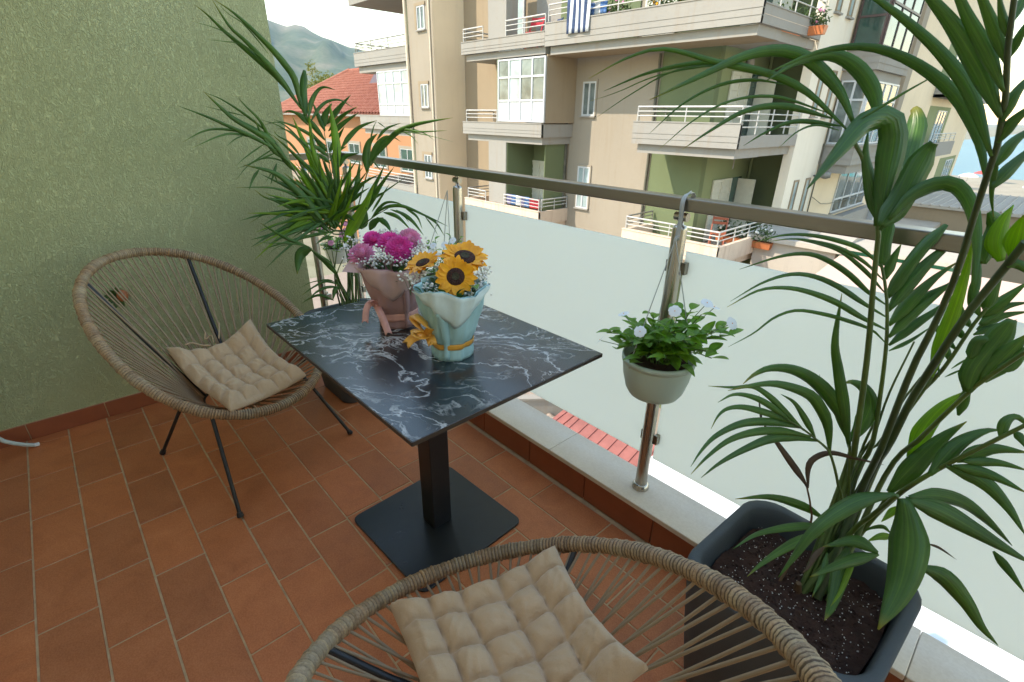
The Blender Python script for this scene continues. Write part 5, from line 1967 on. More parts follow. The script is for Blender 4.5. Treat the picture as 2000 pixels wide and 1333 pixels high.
def bouquet_wrap(root, c, r0, r1, h, seed, mat_out, mat_in, cam_a, flap, lean, drop, spread, cut=0.5):
    f, ph = wrap_fn(c, r0, r1, h, seed, lean)
    N = 96
    cr_ = random.Random(seed + 1)
    rows = []
    for i in range(26):
        row = []
        for k in range(N):
            a = 2 * math.pi * k / N
            t_ = i / 25 * rim_h(a, ph, .045)
            row.append(f(a, t_, cr_.uniform(-.0004, .0004)))
        rows.append(row)
    m = MB().grid(rows, True)
    m.add([rows[0][k] for k in range(N)], [tuple(range(N - 1, -1, -1))])
    w = m.build('wrapping_paper', mat_out, root)
    sol = w.modifiers.new('thickness', 'SOLIDIFY')
    sol.thickness = 0.0005
    # turned-down collar: a triangle of paper folded over the rim towards the viewer
    rows = []
    NF = 26
    for i in range(NF + 1):
        s = i / NF * 2 - 1
        a = cam_a + s * spread + flap
        rim_t = rim_h(a, ph, .045)
        dp = drop * (1 - abs(s))+.02
        row = []
        for q in range(7):
            t_ = rim_t - dp * q / 6
            row.append(f(a, t_, 0.0035 + 0.008 * math.sin(math.pi * (q + .6) / 7) + (.004 if q == 0 else 0)))
        rows.append(row)
    cl = MB().grid(rows).build('paper_collar', mat_in, w)
    sol = cl.modifiers.new('thickness', 'SOLIDIFY')
    sol.thickness = 0.0005
    # overlap seam of the paper, standing off a little
    rows = []
    for i in range(12):
        t_ = .03 + .72 * i / 11
        a = cam_a + cut + .10 * math.sin(3 * t_) - .16 * t_
        rows.append([f(a, t_, .0015), f(a + .05, t_, .009), f(a + .30, t_, .0035)])
    sm_ = MB().grid(rows).build('paper_overlap', mat_out, w)
    sol = sm_.modifiers.new('thickness', 'SOLIDIFY')
    sol.thickness = 0.0005
    return f, w


def ribbon_band(root, f, t0, t1, mat, off=.004):
    N = 60
    rows = []
    for q in range(4):
        tt = t0 + (t1 - t0) * q / 3
        rows.append([f(2 * math.pi * k / N, tt + .008 * math.sin(2 * math.pi * k / N * 2 + 1), off + .0015 * math.sin(math.pi * q / 3)) for k in range(N)])
    b = MB().grid(rows, True).build('ribbon', mat, root)
    sol = b.modifiers.new('thickness', 'SOLIDIFY')
    sol.thickness = .0008
    return b


def strip(parent, pts, w, mat, name, upv, notch=False):
    c = catmull(pts, 16)
    rows = []
    for i, p in enumerate(c):
        a, b = c[max(0, i - 1)], c[min(15, i + 1)]
        t_ = (b - a).normalized()
        s = t_.cross(upv)
        s = s.normalized() if s.length > 1e-4 else t_.orthogonal()
        k = i / 15
        mid = p - t_ * (w * .55 if notch and i == 15 else 0)
        rows.append([p - s * w * .5, mid, p + s * w * .5])
    o = MB().grid(rows).build(name, mat, parent)
    sol = o.modifiers.new('thickness', 'SOLIDIFY')
    sol.thickness = .0008
    return o


def breath(root, pts, n_each, spread, seed, rr=(.0026, .0048)):
    lr = random.Random(seed)
    b, s = MB(), MB()
    for c in pts:
        c = Vector(c)
        base = c + Vector((0, 0, -.06))
        for _ in range(n_each):
            p = c + Vector((lr.gauss(0, spread), lr.gauss(0, spread), lr.gauss(0, spread * .7)))
            b.ball(p, lr.uniform(*rr), 6, 4, .85)
            if lr.random() < .35:
                s.tube([base, c.lerp(p, .5) + Vector((0, 0, -.01)), p], .0005, 4, False)
    o = b.build('baby_breath', M['breath'], root)
    tag(o, kind='stuff')
    s.build('stems', M['twig'], o)


def simple_leaf(parent, base, direction, ln, w, mat, droop=.3, name='leaf', up=Vector((0, 0, 1))):
    d = Vector(direction).normalized()
    s = d.cross(up)
    s = s.normalized() if s.length > 1e-3 else Vector((1, 0, 0))
    nn = s.cross(d).normalized()
    off = origin_of(parent)
    rows, ks = [], []
    for i in range(8):
        k = i / 7
        p = Vector(base) + d * ln * k - Vector((0, 0, 1)) * (droop * ln * k * k)
        hw = w * .5 * max(.04, math.sin(math.pi * min(.985, .05 + .93 * k ** .85)) ** .8)
        rows.append([p - s * hw + nn * hw * .28 - off, p - off, p + s * hw + nn * hw * .28 - off])
        ks.append(k)
    me = MB().grid([[tuple(q) for q in r] for r in rows]).mesh(name, mat)
    uvl = me.uv_layers.new(name='UVMap')
    for poly in me.polygons:
        for li in poly.loop_indices:
            vi = me.loops[li].vertex_index
            uvl.data[li].uv = ((vi % 3) / 2, ks[vi // 3])
    o = bpy.data.objects.new(name, me)
    COL.objects.link(o)
    o.parent = parent
    return o


TZ = 0.7552
# -- sunflowers in blue paper
bc_ = (-1.092, 0.772, TZ)
blue = thing('flower_bouquet', 'sunflower bouquet in pale blue paper with a gold ribbon', 'bouquet', bc_, 0, 'wrapped bouquets on the table')
to_cam = math.atan2(0 - bc_[1], 0 - bc_[0])
f_b, wb = bouquet_wrap(blue, bc_, .064, .108, .215, 5, M['paper_blue'], M['paper_blue_in'], to_cam, .05, (.008, .0), .46, 1.4, -.45)
ribbon_band(blue, f_b, .17, .25, M['ribbon_gold'])
depth_b = 1.36


def dpt(p):
    q = Vector(p) - C0
    return -(CR[0][2] * q.x + CR[1][2] * q.y + CR[2][2] * q.z)


db = dpt(bc_) - .02
camv = lambda p: (C0 - Vector(p)).normalized()
for (px, py, dd, r1, r2, nx, seed) in ((890, 541, -.06, .026, .061, (.0, -.1, .45), 1), (908, 503, .01, .032, .074, (.2, .2, 1.9), 2), (826, 514, -.01, .022, .056, (-.75, -.15, 1.3), 3)):
    p = atd(px, py, db + dd)
    sunflower(blue, p, camv(p) * (1.0 if seed == 1 else .55) + Vector(nx) * .6, r1, r2, seed)
lr = random.Random(21)
pts = [atd(815, 556, db - .04), atd(838, 562, db - .05), atd(825, 540, db - .02), atd(860, 530, db - .0), atd(935, 540, db - .03), atd(945, 528, db), atd(938, 560, db - .05), atd(925, 570, db - .06), atd(800, 540, db - .01), atd(880, 500, db + .05), atd(850, 575, db - .06)]
breath(blue, pts, 26, .0125, 9)
for _ in range(46):
    a = lr.uniform(0, 6.28)
    r = lr.uniform(.02, .085)
    p = f_b(a, .93, 0)
    q = Vector((bc_[0] + r * math.cos(a), bc_[1] + r * math.sin(a), TZ + .175 + lr.uniform(-.01, .02)))
    simple_leaf(blue, q, (math.cos(a) * .6, math.sin(a) * .6, .8), lr.uniform(.03, .05), lr.uniform(.012, .02), M['filler'], .3)
simple_leaf(blue, atd(922, 560, db - .07), camv(bc_) + Vector((.3, .2, .2)), .045, .028, M['vinca'], .4)
# gold bow on the left
bw = atd(838, 655, db - .06)
up_v = camv(bw)
sl = strip(blue, [bw, atd(818, 636, db - .08), atd(806, 616, db - .08), atd(818, 622, db - .09), atd(838, 640, db - .085), bw], .030, M['ribbon_gold'], 'bow_loop', Vector((0, 0, 1)))
strip(blue, [bw, atd(820, 645, db - .09), atd(806, 650, db - .1), atd(822, 660, db - .09), bw], .026, M['ribbon_gold'], 'bow_loop', Vector((0, 0, 1)))
strip(blue, [bw, atd(822, 655, db - .085), atd(805, 662, db - .09), atd(791, 676, db - .095)], .024, M['ribbon_gold'], 'ribbon_tail', up_v, True)
strip(blue, [bw, atd(842, 664, db - .085), atd(846, 676, db - .09)], .026, M['ribbon_gold'], 'ribbon_tail', up_v, True)
MB().ball(bw, .010, 10, 8, .8).build('bow_knot', M['ribbon_gold'], blue)

# -- dahlias in pink paper
pc_ = (-1.405, 0.778, TZ)
pink = thing('flower_bouquet', 'pink dahlia bouquet in dusty pink paper with a pink ribbon', 'bouquet', pc_, 0, 'wrapped bouquets on the table')
to_cam2 = math.atan2(0 - pc_[1], 0 - pc_[0])
f_p, wp = bouquet_wrap(pink, pc_, .068, .112, .205, 11, M['paper_pink'], M['paper_pink_in'], to_cam2, -.15, (-.012, .0), .50, 1.35, .25)
ribbon_band(pink, f_p, .13, .25, M['ribbon_pink'])
dp_ = dpt(pc_) - .02
for (px, py, dd, r, mt, nx, seed) in ((705, 496, -.03, .043, 'dahlia_pale', (-.5, -.1, .9), 1), (729, 468, .03, .036, 'dahlia_deep', (-.1, .2, 1.2), 2), (762, 474, .0, .043, 'dahlia_deep', (0, .1, 1.1), 3),
                                      (780, 486, -.05, .045, 'dahlia_deep', (.1, -.1, .6), 4), (801, 468, .03, .041, 'dahlia_pale', (.5, .3, .9), 5)):
    p = atd(px, py, dp_ + dd)
    dahlia(pink, p, camv(p) * .8 + Vector(nx) * .7, r, M[mt], seed)
pts = [atd(690, 512, dp_ - .02), atd(715, 512, dp_ - .06), atd(735, 505, dp_ - .06), atd(745, 492, dp_ - .05), atd(760, 508, dp_ - .07), atd(800, 500, dp_ - .05), atd(812, 492, dp_ - .02), atd(785, 512, dp_ - .07),
       atd(680, 485, dp_ + .02), atd(696, 470, dp_ + .05), atd(745, 455, dp_ + .08), atd(820, 478, dp_ + .02), atd(775, 458, dp_ + .08), atd(730, 518, dp_ - .07)]
breath(pink, pts, 24, .0135, 19)
for _ in range(50):
    a = lr.uniform(0, 6.28)
    r = lr.uniform(.02, .09)
    q = Vector((pc_[0] + r * math.cos(a), pc_[1] + r * math.sin(a), TZ + .165 + lr.uniform(-.01, .02)))
    simple_leaf(pink, q, (math.cos(a) * .6, math.sin(a) * .6, .8), lr.uniform(.03, .05), lr.uniform(.012, .02), M['filler'], .3)
# the paper corner sticking out on the left
m = MB().add([atd(692, 492, dp_ - .01), atd(668, 531, dp_ - .05), atd(706, 534, dp_ - .075), atd(702, 512, dp_ - .06)], [(0, 1, 2, 3)])
o = m.build('paper_corner', M['paper_pink_in'], wp)
sol = o.modifiers.new('thickness', 'SOLIDIFY')
sol.thickness = .0005
kn = atd(735, 596, dp_ - .06)
strip(pink, [kn, atd(724, 592, dp_ - .08), atd(716, 604, dp_ - .085), atd(713, 632, dp_ - .08)], .020, M['ribbon_pink'], 'ribbon_tail', camv(kn), True)
strip(pink, [kn, atd(742, 610, dp_ - .085), atd(750, 628, dp_ - .09), atd(760, 655, dp_ - .095)], .022, M['ribbon_pink'], 'ribbon_tail', camv(kn), True)
strip(pink, [kn, atd(730, 586, dp_ - .085), atd(722, 590, dp_ - .09), kn], .016, M['ribbon_pink'], 'bow_loop', Vector((0, 0, 1)))
MB().ball(kn, .009, 10, 8, .8).build('bow_knot', M['ribbon_pink'], pink)

# ================================================================== hanging baskets on the posts
M['pot_mint'] = plain('pale_grey_green_plastic', (0.44, 0.53, 0.46), 0.5, vary=0.04, vscale=3)
M['cord_grey'] = plain('grey_plastic_cord', (0.42, 0.43, 0.40), 0.5, vary=0.1)
M['pot_white'] = plain('white_plastic', (0.74, 0.75, 0.72), 0.45, vary=0.04)


def bloom(root, c, n, r, mat, eye=True):
    R_ = frame_from(n)
    c = Vector(c)
    m = MB()
    for i in range(5):
        a = 2 * math.pi * i / 5 + .3
        rows = []
        for q in range(5):
            k = q / 4
            hw = r * (.10, .34, .50, .52, .30)[q]
            rr = r * (.06 + .94 * k)
            z = r * .10 * k - r * .16 * k * k
            rows.append([c + R_ @ Vector((math.cos(a) * rr - math.sin(a) * hw * x, math.sin(a) * rr + math.cos(a) * hw * x, z + .06 * hw * (1 - abs(x)))) for x in (-1, -.4, .4, 1)])
        m.grid(rows)
    f = m.build('flower', mat, root)
    if eye:
        MB().ball(c + R_ @ Vector((0, 0, .001)), r * .09, 6, 4).build('flower_eye', M['petal_sun'], f)
    return f


def basket(label, c, r, h, hook, mat, sprays, blooms, seed, flower_mat='white_bloom', cords=3, br=.017, leaf=(.040, .058)):
    """c: centre of the rim"""
    lr = random.Random(seed)
    root = thing('hanging_basket', label, 'hanging basket', (c[0], c[1], c[2] - h), 0, 'hanging flower baskets on the railing')
    pr = [(r * .60, 0.0), (r * .72, h * .02), (r * .82, h * .16), (r * .93, h * .5), (r * .985, h * .84), (r * .985, h * .87), (r * 1.015, h * .875), (r * 1.015, h), (r * .95, h), (r * .92, h * .86), (r * .3, h * .84)]
    MB().lathe(pr, (c[0], c[1], c[2] - h), 40).build('pot', M[mat], root)
    MB().lathe([(r * .90, h * .85), (r * .5, h * .9), (.002, h * .92)], (c[0], c[1], c[2] - h), 24, cap=False).build('soil', M['soil'], root)
    hook = Vector(hook)
    for i in range(cords):
        a = 2 * math.pi * i / cords + (-1.9 if cords == 3 else .4)
        e = Vector((c[0] + r * .97 * math.cos(a), c[1] + r * .97 * math.sin(a), c[2] - .002))
        MB().tube([e - Vector((0, 0, .02)), e, hook], [.0035, .0018, .0016], 6).build('hanger_cord', M['cord_grey'], root)
    for k in range(44):
        a = lr.uniform(0, 6.28)
        q = r * lr.uniform(.15, .92)
        simple_leaf(root, (c[0] + q * math.cos(a), c[1] + q * math.sin(a), c[2] + lr.uniform(.0, .03)), (math.cos(a), math.sin(a), lr.uniform(.1, .8)), lr.uniform(*leaf), leaf[1] * .5, M['vinca'], lr.uniform(.1, .6))
    # stems with leaf whorls
    for (tx, ty, tz, nl) in sprays:
        tip = Vector((tx, ty, tz))
        a = math.atan2(ty - c[1], tx - c[0])
        b0 = Vector((c[0] + r * .35 * math.cos(a), c[1] + r * .35 * math.sin(a), c[2] - .01))
        mid = b0.lerp(tip, .5) + Vector((0, 0, .025))
        cc = catmull([b0, mid, tip], 10)
        st = MB().tube(cc, .0016, 5).build('sprig', M['twig'], root)
        for k in range(nl):
            s = .35 + .65 * k / max(1, nl - 1)
            p = cc[min(9, int(s * 9))]
            aa = k * 2.4 + lr.uniform(-.4, .4)
            out = Vector((math.cos(aa), math.sin(aa), lr.uniform(.0, .55)))
            out = out + (tip - b0).normalized() * .5
            simple_leaf(st, p, out, lr.uniform(*leaf), lr.uniform(.45, .55) * leaf[1] * .95, M['vinca'], lr.uniform(.0, .5))
    for (bx, by, bz, n) in blooms:
        p = Vector((bx, by, bz))
        bloom(root, p, n, br, M[flower_mat])
        MB().tube([Vector((c[0], c[1], c[2])).lerp(p, .55), p - Vector(n).normalized() * .004], .0011, 5).build('flower_stalk', M['twig'], root)
    return root


hc = (-0.672, 1.215, 0.760)
Yh = 1.215


def hp(px, py, dy=0.0):
    p = aty(px, py, Yh + dy)
    return (p.x, p.y, p.z)


spr = []
lr = random.Random(77)
for (px, py, dy, nl) in ((1185, 650, -.02, 9), (1215, 665, -.06, 8), (1240, 640, -.03, 9), (1265, 655, -.07, 9), (1290, 630, -.02, 9), (1300, 660, -.08, 8), (1325, 600, .0, 8), (1340, 640, -.05, 9), (1370, 615, .0, 9), (1395, 650, -.03, 9), (1415, 640, .02, 8),
                         (1425, 655, -.02, 7), (1400, 690, -.05, 8), (1375, 670, -.07, 8), (1230, 625, .03, 8), (1275, 615, .04, 8), (1350, 605, .05, 7), (1265, 690, -.09, 6), (1320, 690, -.09, 6), (1205, 680, -.03, 6), (1390, 700, .0, 6), (1345, 680, -.1, 6), (1285, 665, -.10, 9), (1310, 640, -.06, 9), (1255, 670, -.10, 8), (1335, 665, -.11, 9), (1280, 645, .0, 9), (1360, 655, -.08, 8), (1235, 660, -.09, 8), (1300, 700, -.12, 5), (1250, 700, -.11, 5)):
    spr.append(hp(px, py, dy) + (nl,))
blm = [hp(1218, 613, -.02) + ((-.3, -.2, 1),), hp(1250, 648, -.10) + ((.2, -.7, .6),), hp(1318, 608, -.05) + ((.3, -.6, .6),), hp(1381, 592, .02) + ((.4, -.2, 1),), hp(1430, 632, .0) + ((.7, -.2, .6),), hp(1172, 664, .0) + ((-.7, -.3, .5),), hp(1395, 600, .03) + ((.1, .2, 1),)]
hook_p = (-0.722, 1.300, 1.085)
basket('pale green basket of white periwinkles hung on the post in the middle', hc, .104, .125, hook_p, 'pot_mint', spr, blm, 31)
# flat plastic hook over the rail
hk = thing('basket_hook', 'pale curved plastic hook over the handrail above the periwinkle basket', 'hook', hook_p)
strip(hk, [Vector((-0.735, 1.392, 1.150)), Vector((-0.735, 1.386, 1.201)), Vector((-0.733, 1.345, 1.205)), Vector((-0.730, 1.322, 1.185)), Vector((-0.726, 1.318, 1.140)), Vector((-0.722, 1.308, 1.09)), Vector((-.718, 1.302, 1.080))], .014, M['cord_grey'], 'hook_strap', Vector((1, 0, 0)).cross(Vector((0, 0, 1))))
MB().tube([(-.722, 1.305, 1.09), (-.722, 1.296, 1.080), (-.722, 1.302, 1.072)], .005, 8).build('hook_ring', M['cord_grey'], hk)

# second basket, on the post behind the bouquets
hc2 = (-1.842, 1.24, 0.735)
Yh = 1.24
spr2, blm2 = [], []
for (px, py, dy, nl) in ((835, 478, 0, 7), (850, 468, .03, 7), (865, 490, -.04, 8), (880, 462, .03, 8), (895, 480, -.03, 8), (905, 495, -.03, 7), (870, 505, -.05, 7), (890, 505, -.05, 7), (845, 495, -.03, 7), (900, 465, .04, 7)):
    spr2.append(hp(px, py, dy) + (nl,))
for (px, py, dy) in ((846, 480, -.04), (868, 478, -.04), (856, 500, -.06), (884, 470, 0), (842, 492, -.05)):
    blm2.append(hp(px, py, dy) + ((.3, -.6, .7),))
basket('small white periwinkle basket on the post behind the bouquets', hc2, .085, .11, (-1.83, 1.30, 1.10), 'pot_white', spr2, blm2, 41, br=.016, leaf=(.024, .036))
# pink flowers on the outside of the corner post
hc3 = (-3.06, 1.30, 0.62)
spr3, blm3 = [], []
lr = random.Random(5)
for k in range(16):
    a = lr.uniform(0, 6.28)
    spr3.append((hc3[0] + .12 * math.cos(a), hc3[1] + .10 * math.sin(a), hc3[2] + lr.uniform(-.02, .12), 7))
for k in range(9):
    a = lr.uniform(0, 6.28)
    blm3.append((hc3[0] + .11 * math.cos(a) + .02, hc3[1] + .10 * math.sin(a) - .02, hc3[2] + lr.uniform(.02, .14), (.6, -.5, .6)))
basket('basket with pink flowers hanging at the wall end behind the corner palm', hc3, .08, .10, (-2.97, 1.30, 1.12), 'pot_white', spr3, blm3, 51, 'dahlia_pale', br=.019, leaf=(.026, .04))

# ================================================================== small things on the balcony
M['mint_tube'] = plain('pale_mint_enamel', (0.50, 0.58, 0.55), 0.4)
dr = thing('drying_rack', 'pale mint metal rack leg resting on the tiles by the wall', 'drying rack', (-2.83, -.35, 0))
MB().tube(catmull([(-2.808, -.330, .010), (-2.79, -.38, .05), (-2.79, -.43, .11), (-2.80, -.47, .26), (-2.80, -.485, .62)], 18), .0085, 10).build('leg', M['mint_tube'], dr)
MB().tube([(-2.812, -.318, .008), (-2.806, -.334, .012)], .0092, 10).build('end_cap', M['pot_white'], dr)
MB().tube(catmull([(-2.80, -.485, .62), (-2.78, -.49, .635), (-2.70, -.49, .64)], 8), .0085, 10).build('crossbar', M['mint_tube'], dr)
orn = thing('wall_ornament', 'small terracotta ornament with green leaves on the green wall', 'ornament', (-2.897, .127, .59))
op = Vector((-2.885, .13, .60))
MB().ball(op + Vector((0, .02, -.005)), .024, 12, 8, 1.2).build('body', M['tile'], orn)
for d in ((.2, -1, .25), (.2, -.9, -.5), (.3, -.6, .8), (.2, -.4, -1.1), (.2, .3, -1.2), (.3, .1, .9)):
    simple_leaf(orn, op, d, .055, .026, M['filler'], .1, up=Vector((1, 0, 0)))
MB().tube([op + Vector((-.014, 0, .0)), op], .005, 6).build('nail', M['black_metal'], orn)

# ================================================================== neighbours on the left
M['panel_dark'] = plain('dark_brown_panel', (0.10, 0.045, 0.035), 0.3, vary=0.2)
hs = thing('orange_house', 'orange rendered house with a red tiled hip roof beyond the apartment block', 'house', (-44, 26, GZ))
HX0, HX1, HY0, HY1, HZ = -60.0, -31.0, 21.0, 33.0, 1.35
MB().box(HX0, HX1, HY0, HY1, GZ, HZ).build('wall', M['b_orange'], hs)
HF = front(HY0)
for (u0, w0) in ((-35.4, -2.6), (-39.6, -2.6), (-44.0, -2.6), (-48.5, -2.6), (-53.0, -2.6)):
    window(hs, HF, u0, u0 + 1.9, w0, w0 + 1.6, 2, None, 'upvc', 'win_dark', True, -.02)
    m = MB()
    HF.box(m, u0 - .22, u0, w0 - .1, w0 + 1.8, .002, .07)
    HF.box(m, u0 + 1.9, u0 + 2.12, w0 - .1, w0 + 1.8, .002, .07)
    HF.box(m, u0, u0 + 1.9, w0 + 1.6, w0 + 1.8, .002, .07)
    m.build('window_surround', M['b_cream'], hs)
m = MB()
HF.box(m, -58, -32, -4.9, -4.4, .0, 1.5)
b = m.build('balcony', M['b_cream'], hs)
rails(front(HY0 - 1.4), b, -57.8, -32.2, -4.35, -3.6, M['rail_white'], n=0, step=2.2)
# hip roof from ribbed tile strips
ex = 0.8
rz0, rz1 = HZ - .05, HZ + 3.9
A, B_, Cc, D_ = Vector((HX0 - ex, HY0 - ex, rz0)), Vector((HX1 + ex, HY0 - ex, rz0)), Vector((HX1 + ex, HY1 + ex, rz0)), Vector((HX0 - ex, HY1 + ex, rz0))
R1, R2 = Vector((HX0 + 5.5, 27, rz1)), Vector((HX1 - 5.5, 27, rz1))


def tiled(root, a, b, c, d, nu, nv, name='roof'):
    """slope from eave a-b up to ridge d-c: a stepped bed with a ribbed tile strip per column"""
    a, b, c, d = map(Vector, (a, b, c, d))
    nrm = (b - a).cross(d - a).normalized()
    bed = MB().add([a, b, c, d], [(0, 1, 2, 3)]).build(name, M['roof'], root)
    for i in range(nu):
        u0, u1 = (i + .1) / nu, (i + .9) / nu
        rows = []
        for j in range(nv + 1):
            v = j / nv
            for st in ((0.0, 1.0) if 0 < j < nv else ((1.0,) if j == 0 else (0.0,))):
                row = []
                for q in range(5):
                    s = u0 + (u1 - u0) * q / 4
                    e, t_ = a.lerp(b, s), d.lerp(c, s)
                    p = e.lerp(t_, v)
                    row.append(p + nrm * (.05 + .14 * math.sin(math.pi * q / 4) + .05 * st))
                rows.append(row)
        MB().grid(rows, smooth=False).build('tile_course', M['roof'], bed)
    return bed


tiled(hs, A, B_, R2, R1, 64, 16)
tiled(hs, B_, Cc, R2, R2, 26, 16)
tiled(hs, D_, A, R1, R1, 26, 8)
tiled(hs, Cc, D_, R1, R2, 20, 4)
for p, q in ((A, R1), (B_, R2), (R1, R2)):
    MB().tube([p + Vector((0, 0, .1)), q + Vector((0, 0, .18))], .2, 8).build('ridge_cap', M['roof'], hs)
MB().box(HX0 - ex, HX1 + ex, HY0 - ex, HY1 + ex, rz0 - .16, rz0 - .02).build('eave', M['b_white'], hs)
# dark collector panels standing on the roof
for (px, py, w) in ((732, 162, 1.0), (760, 150, .8)):
    c = aty(px, py, 24.0)
    pm = MB().hexa([c + Vector((-1.3 * w, -.6, -1.1)), c + Vector((1.3 * w, -.6, -1.1)), c + Vector((1.3 * w, -.5, -1.1)), c + Vector((-1.3 * w, -.5, -1.1))],
                   [c + Vector((-1.2 * w, .9, 1.1)), c + Vector((1.2 * w, .9, 1.1)), c + Vector((1.2 * w, 1.0, 1.1)), c + Vector((-1.2 * w, 1.0, 1.1))])
    p_ = pm.build('collector_panel', M['panel_dark'], hs)
    for sx in (-1, 1):
        MB().tube([c + Vector((sx * 1.1 * w, .9, 1.0)), c + Vector((sx * 1.1 * w, 1.2, -2.0))], .06, 6).build('panel_strut', M['b_white'], p_)

# far houses of the town below the hill
M['town_a'] = weathered('town_white', (0.66, 0.62, 0.56), (0.5, 0.44, 0.38), amount=.3, vs=.05)
M['town_b'] = weathered('town_pink', (0.62, 0.44, 0.36), (0.48, 0.34, 0.28), amount=.3, vs=.05)
M['town_c'] = weathered('town_ochre', (0.62, 0.50, 0.30), (0.48, 0.38, 0.24), amount=.3, vs=.05)
tr_ = random.Random(12)
desc = ('white', 'pink', 'ochre')
spots = ((575, 262, 150, 12, 'a', 'low white house with a flat roof at the wall end'), (600, 240, 260, 18, 'b', 'pink house with dark windows far below the hill'), (632, 268, 120, 10, 'c', 'ochre house half hidden by the corner palm'),
         (570, 232, 420, 26, 'a', 'tall white block at the foot of the mountain'), (618, 228, 520, 30, 'c', 'wide ochre block at the foot of the mountain'), (590, 300, 90, 9, 'b', 'pink house nearest below the palm'), (650, 300, 75, 8, 'a', 'small white house beside the orange house'))
for (px, py, dd, w, c, lab) in spots:
    top = atd(px, py, dd)
    h_ = max(6.0, top.z - GZ)
    o = thing('town_house', lab, 'house', (top.x, top.y, GZ), tr_.uniform(-.5, .5), 'houses of the town below the mountain')
    MB().box(-w / 2, w / 2, -w * .4, w * .4, 0, h_).build('wall', M['town_' + c], o, True)
    rows_ = int(h_ // 3)
    cols_ = max(2, int(w // 3.2))
    for fy, sgn in ((-w * .4, -1),):
        for i in range(cols_):
            for j in range(rows_):
                x = -w / 2 + (i + .5) * w / cols_
                z = 1.0 + j * 3.0
                if z + 1.5 < h_:
                    MB().box(x - .6, x + .6, fy - .04, fy + .05, z, z + 1.5).build('window', M['win_dark'], o, True)
    for i in range(max(2, int(w * .8 // 3.2))):
        for j in range(rows_):
            y_ = -w * .4 + (i + .5) * w * .8 / max(2, int(w * .8 // 3.2))
            z = 1.0 + j * 3.0
            if z + 1.5 < h_:
                MB().box(w / 2 - .05, w / 2 + .04, y_ - .6, y_ + .6, z, z + 1.5).build('window', M['win_dark'], o, True)
    e_z = h_
    MB().hexa([Vector((-w / 2 - .5, -w * .4 - .5, e_z)), Vector((w / 2 + .5, -w * .4 - .5, e_z)), Vector((w / 2 + .5, w * .4 + .5, e_z)), Vector((-w / 2 - .5, w * .4 + .5, e_z))],
              [Vector((-w * .15, -w * .05, e_z + w * .16)), Vector((w * .15, -w * .05, e_z + w * .16)), Vector((w * .15, w * .05, e_z + w * .16)), Vector((-w * .15, w * .05, e_z + w * .16))]).build('roof', M['roof'] if c != 'a' else M['town_a'], o, True)

# ================================================================== trees
M['bark'] = plain('tree_bark', (0.10, 0.075, 0.05), 0.9, vary=0.3, vscale=8, bump=0.6, bscale=30)


def foliage_mat(name, lo, hi):
    t = NT(name)
    vec = t.coord('Object')
    n1 = t.noise(vec, 1.1, 4.0, 0.65)
    n2 = t.noise(vec, 9.0, 2.0, 0.6)
    c = t.mix(.4, t.ramp(n1, [(.35, lo), (.65, hi)]), t.ramp(n2, [(.35, lo), (.65, hi)]))
    t.base(c)
    t.set(Roughness=.6)
    tr = t.new('ShaderNodeBsdfTranslucent')
    t.link(t.mix(1.0, c, (1.4, 1.5, .6), 'MULTIPLY'), tr.inputs[0])
    mx = t.new('ShaderNodeMixShader')
    mx.inputs[0].default_value = .25
    t.link(t.b.outputs[0], mx.inputs[1])
    t.link(tr.outputs[0], mx.inputs[2])
    t.link(mx.outputs[0], t.out.inputs[0])
    return t.m


M['olive_leaf'] = foliage_mat('yellow_green_foliage', (0.10, 0.12, 0.025), (0.22, 0.20, 0.045))
M['dark_leaf'] = foliage_mat('dark_green_foliage', (0.03, 0.06, 0.02), (0.08, 0.13, 0.035))


def tree(label, base, h, rx, mat, seed, cat='tree', name='leafy_tree', group=None):
    lr = random.Random(seed)
    o = thing(name, label, cat, base, 0, group)
    limbs = MB()
    ctr = []
    tp = [Vector((0, 0, 0)), Vector((lr.uniform(-.2, .2), lr.uniform(-.2, .2), h * .3)), Vector((lr.uniform(-.5, .5), lr.uniform(-.5, .5), h * .62))]
    MB().tube(catmull(tp, 8), [h * .035 * (1 - .08 * i) for i in range(8)], 8).build('trunk', M['bark'], o, True)
    for i in range(11):
        a = lr.uniform(0, 6.28)
        e = Vector((rx * .75 * math.cos(a) * lr.uniform(.4, 1), rx * .75 * math.sin(a) * lr.uniform(.4, 1), h * lr.uniform(.5, .98)))
        s = tp[1].lerp(tp[2], lr.random())
        limbs.tube(catmull([s, s.lerp(e, .5) + Vector((0, 0, h * .03)), e], 6), [h * .014 * (1 - .13 * k) for k in range(6)], 6)
        ctr.append(e)
    limbs.build('limbs', M['bark'], o, True)
    m = MB()
    for c in ctr:
        for k in range(7):
            cc = c + Vector((lr.gauss(0, rx * .22), lr.gauss(0, rx * .22), lr.gauss(0, h * .06)))
            for _ in range(46):
                p = cc + Vector((lr.gauss(0, rx * .10), lr.gauss(0, rx * .10), lr.gauss(0, rx * .08)))
                d = Vector((lr.gauss(0, 1), lr.gauss(0, 1), lr.gauss(0, .8))).normalized()
                s = d.orthogonal().normalized()
                ln, w = lr.uniform(.14, .26) * h / 9, lr.uniform(.05, .09) * h / 9
                m.add([p - s * w, p + d * ln * .5 - s * w * .2 + Vector((0, 0, .02)), p + d * ln, p + s * w], [(0, 1, 2, 3)])
    m.build('crown', M[mat], o, True)
    return o


